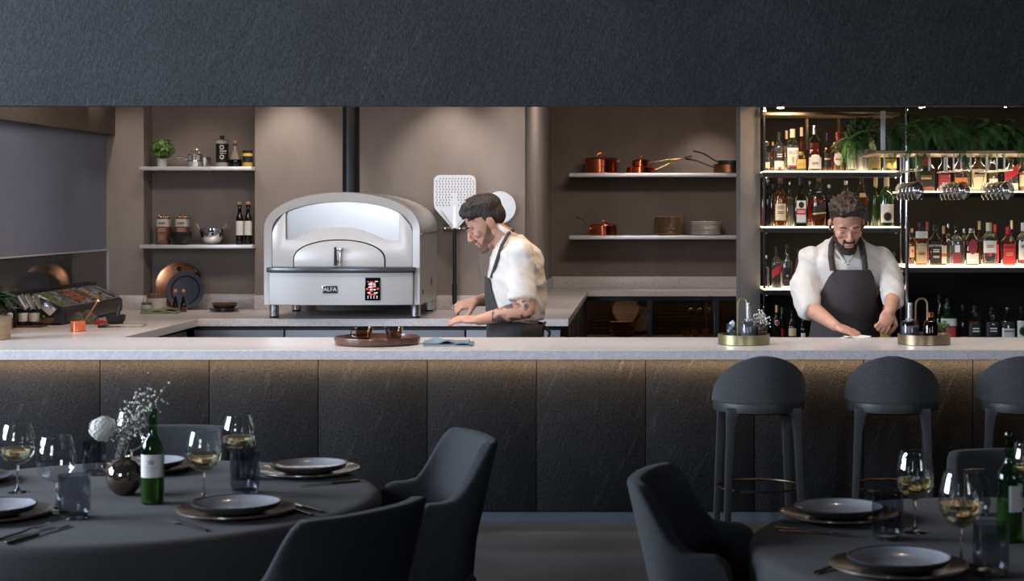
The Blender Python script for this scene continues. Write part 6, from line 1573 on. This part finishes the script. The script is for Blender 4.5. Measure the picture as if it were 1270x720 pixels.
B().tube([c_(676, 400), c_(674, 403, -.06), c_(682, 412, -.02), c_(680, 420, -.03)], .010, 6).ob('apron_tie', M_apron, cook)
legs(cook, pel.x, pel.y, .86, 0.0, .125, PI)

# ---- the barman, facing the room, looking down
BYc = 10.78
def b_(px, py, dy=0.0): return W(px, py, BYc+dy)
qm = BYc/F
barman = thing('person', 'bearded man in white rolled sleeve shirt and dark apron behind the bar', 'person', (0, 0, 0))
trk = [(b_(1050, 300, .01), 27*qm, .095), (b_(1050, 308, .0), 42*qm, .135), (b_(1050, 322, -.02), 47*qm, .18), (b_(1049.5, 342, .0), 42*qm, .19), (b_(1049, 368, .03), 39*qm, .18), (b_(1047, 395, .06), 38*qm, .175), (b_(1045, 420, .08), 40*qm, .18), (b_(1045, 445, .09), 42*qm, .19)]
Mh2 = Matrix.Translation(b_(1050, 278.5, -.20)) @ Matrix.Rotation(math.radians(2), 4, 'Z') @ Matrix.Rotation(math.radians(-2), 4, 'Y') @ Matrix.Rotation(math.radians(27), 4, 'X'); kh2 = 1.30
b = B(); add_head(b, Mh2, kh2)
b.cap(b_(1050, 290, -.14), b_(1050, 311, .0), 13.5*qm, 15*qm, 18)
b.rings(loft([(c, rx-.035, ry-.03) for c, rx, ry in trk]))
# his right arm (towards the pillar) reaches down to the bar top
s1, e1, w1 = b_(1007, 321, -.02), b_(1000, 378, -.10), b_(1036, 404, -.36)
b.cap(s1, e1, 14*qm, 12*qm, 18); b.cap(e1, e1.lerp(w1, .4), 11.5*qm, 10*qm, 18); b.cap(e1.lerp(w1, .4), w1, 10*qm, 6.5*qm, 18)
add_hand(b, frame(w1, (.86, -.30, -.30), (.22, -.35, .9)), 1.22, .42, 1, .2)
s2, e2, w2 = b_(1092, 322, -.02), b_(1109, 362, -.12), b_(1104, 385, -.30)
b.cap(s2, e2, 13.5*qm, 11.5*qm, 18); b.cap(e2, w2, 11.5*qm, 7.2*qm, 18)
add_hand(b, frame(w2, (-.42, -.35, -.85), (.25, -.95, .22)), 1.22, 1.25, 1, 1.0)
pel2 = b_(1045, 437, .09); b.ell(pel2, (.22, .19, .16))
for s_ in (-1, 1): b.cap(Vector((pel2.x+s_*.12, pel2.y, .86)), Vector((pel2.x+s_*.13, pel2.y, .12)), .10, .055, 14)
bar_body = remesh(b, .0056, 3).ob('body', M_skin, barman, ang=80)
head_children(barman, Mh2, kh2, M_hairb, True)
def locks_bar(r):
    for i in range(190):
        a = r.uniform(-2.9, 2.9); t_ = r.uniform(.0, 1.0); z = .062+.080*t_; rad = math.sqrt(max(.04, 1-((z-.045)/.098)**2))
        p = Vector((.078*rad*math.sin(a), .014+.100*rad*math.cos(a), z))
        if p.y < -.05 and z < .085: continue
        yield p, p*1.05+Vector((r.uniform(-.018, .018), r.uniform(-.025, .005), r.uniform(-.004, .020)))
hair_piece(barman, 'hair', Mh2, kh2, [((0, .022, .068), (.079, .096, .074)), ((0, .055, .02), (.074, .058, .062)), ((0, -.042, .108), (.058, .045, .030)), ((.070, .004, .048), (.009, .026, .030)), ((-.070, .004, .048), (.009, .026, .030))], locks_bar, M_hairb, 9, .011)
beard_shell(barman, 'beard', bar_body.data, Mh2, kh2, .0065, M_beard, 6)
b = B(); b.rings(loft([(b_(1050, 295, .035), 20*qm, .07)]+trk[:7]))
k1, k2 = b_(1004, 384, -.15), b_(1108, 371, -.17)
b.cap(s1, b_(999, 354, -.06), 16*qm, 18.5*qm, 24); b.cone(b_(999, 354, -.06), k1, 18.5*qm, 13.5*qm, 24); b.ell(b_(1000, 375, -.10), 15*qm); b.ell(s1, (17*qm, .105, 17*qm))
b.cap(s2, b_(1104, 345, -.08), 16.5*qm, 16*qm, 24); b.cone(b_(1104, 345, -.08), k2, 16*qm, 12.5*qm, 24); b.ell(s2, (16*qm, .105, 16.5*qm))
for kk, dd, rr_ in ((k1, (w1-e1).normalized(), 13.2), (k2, (w2-e2).normalized(), 12.4)): b.cone(kk-dd*.03, kk+dd*.03, rr_*qm, rr_*qm*.96, 24)
remesh(b, .010, 4); b.bm.normal_update(); wrinkle(b, .018, 9, 8).ob('shirt', M_shirt, barman, ang=80)
for s_ in (-1, 1):
    b = B().tube([b_(1050+s_*17, 295, .05), b_(1050+s_*17, 302, -.07), b_(1050+s_*11, 314, -.165), b_(1050+s_*1.5, 325, -.205)], .013, 8, rs=[.014, .018, .016, .009]); b.ob('collar', M_shirt, barman)
b = B()
for py in (328, 332): b.ell(b_(1051, py, -.215), (.007, .004, .007))
b.ob('button', M_ceram, barman)
lv = resample([(b_(1053, 333, -.0), 42*qm, .195), (b_(1049, 368, .03), 39*qm, .185), (b_(1047, 395, .06), 38*qm, .18), (b_(1045, 420, .08), 40*qm, .185), (b_(1045, 445, .09), 42*qm, .195), (b_(1045, 510, .09), 44*qm, .21)], 4)
rg = []
for c, rx, ry in lv:
    y_ = VY+(H-c.z)*F/BYc; t_ = max(0, min(1, (y_-333)/60)); hw = .50+.75*t_**.8+.5*max(0, t_-.7)
    rg.append((-PI/2-hw, -PI/2+hw))
sheet(lv, rg, .010, .009).ob('apron', M_apronb, barman, ang=80)
for s_ in (-1, 1):
    p = [b_(1053+s_*20, 335, -.19), b_(1051+s_*20.5, 318, -.20), b_(1050+s_*19, 303, -.12), b_(1050+s_*15, 294, .0)]
    B().tube(p, .018, 8, rs=[.019, .019, .018, .016]).ob('apron_strap', M_apronb, barman)
legs(barman, pel2.x, pel2.y, .86, .125, 0.0, -PI/2)
tag(folded_cloth('bar_cloth', '', (X(1062, 10.28), 10.28, CT), .17, .10, M_white, 31, 2, .1, .004, .010), 'white cloth under the hand of the barman', 'cloth')

for root, bx, by in ((cook, pel.x, pel.y), (barman, pel2.x, pel2.y)):
    base = Vector((bx, by, 0)); root.location = base
    for ch in [o for o in COL.objects if o.parent == root]: ch.location = -base
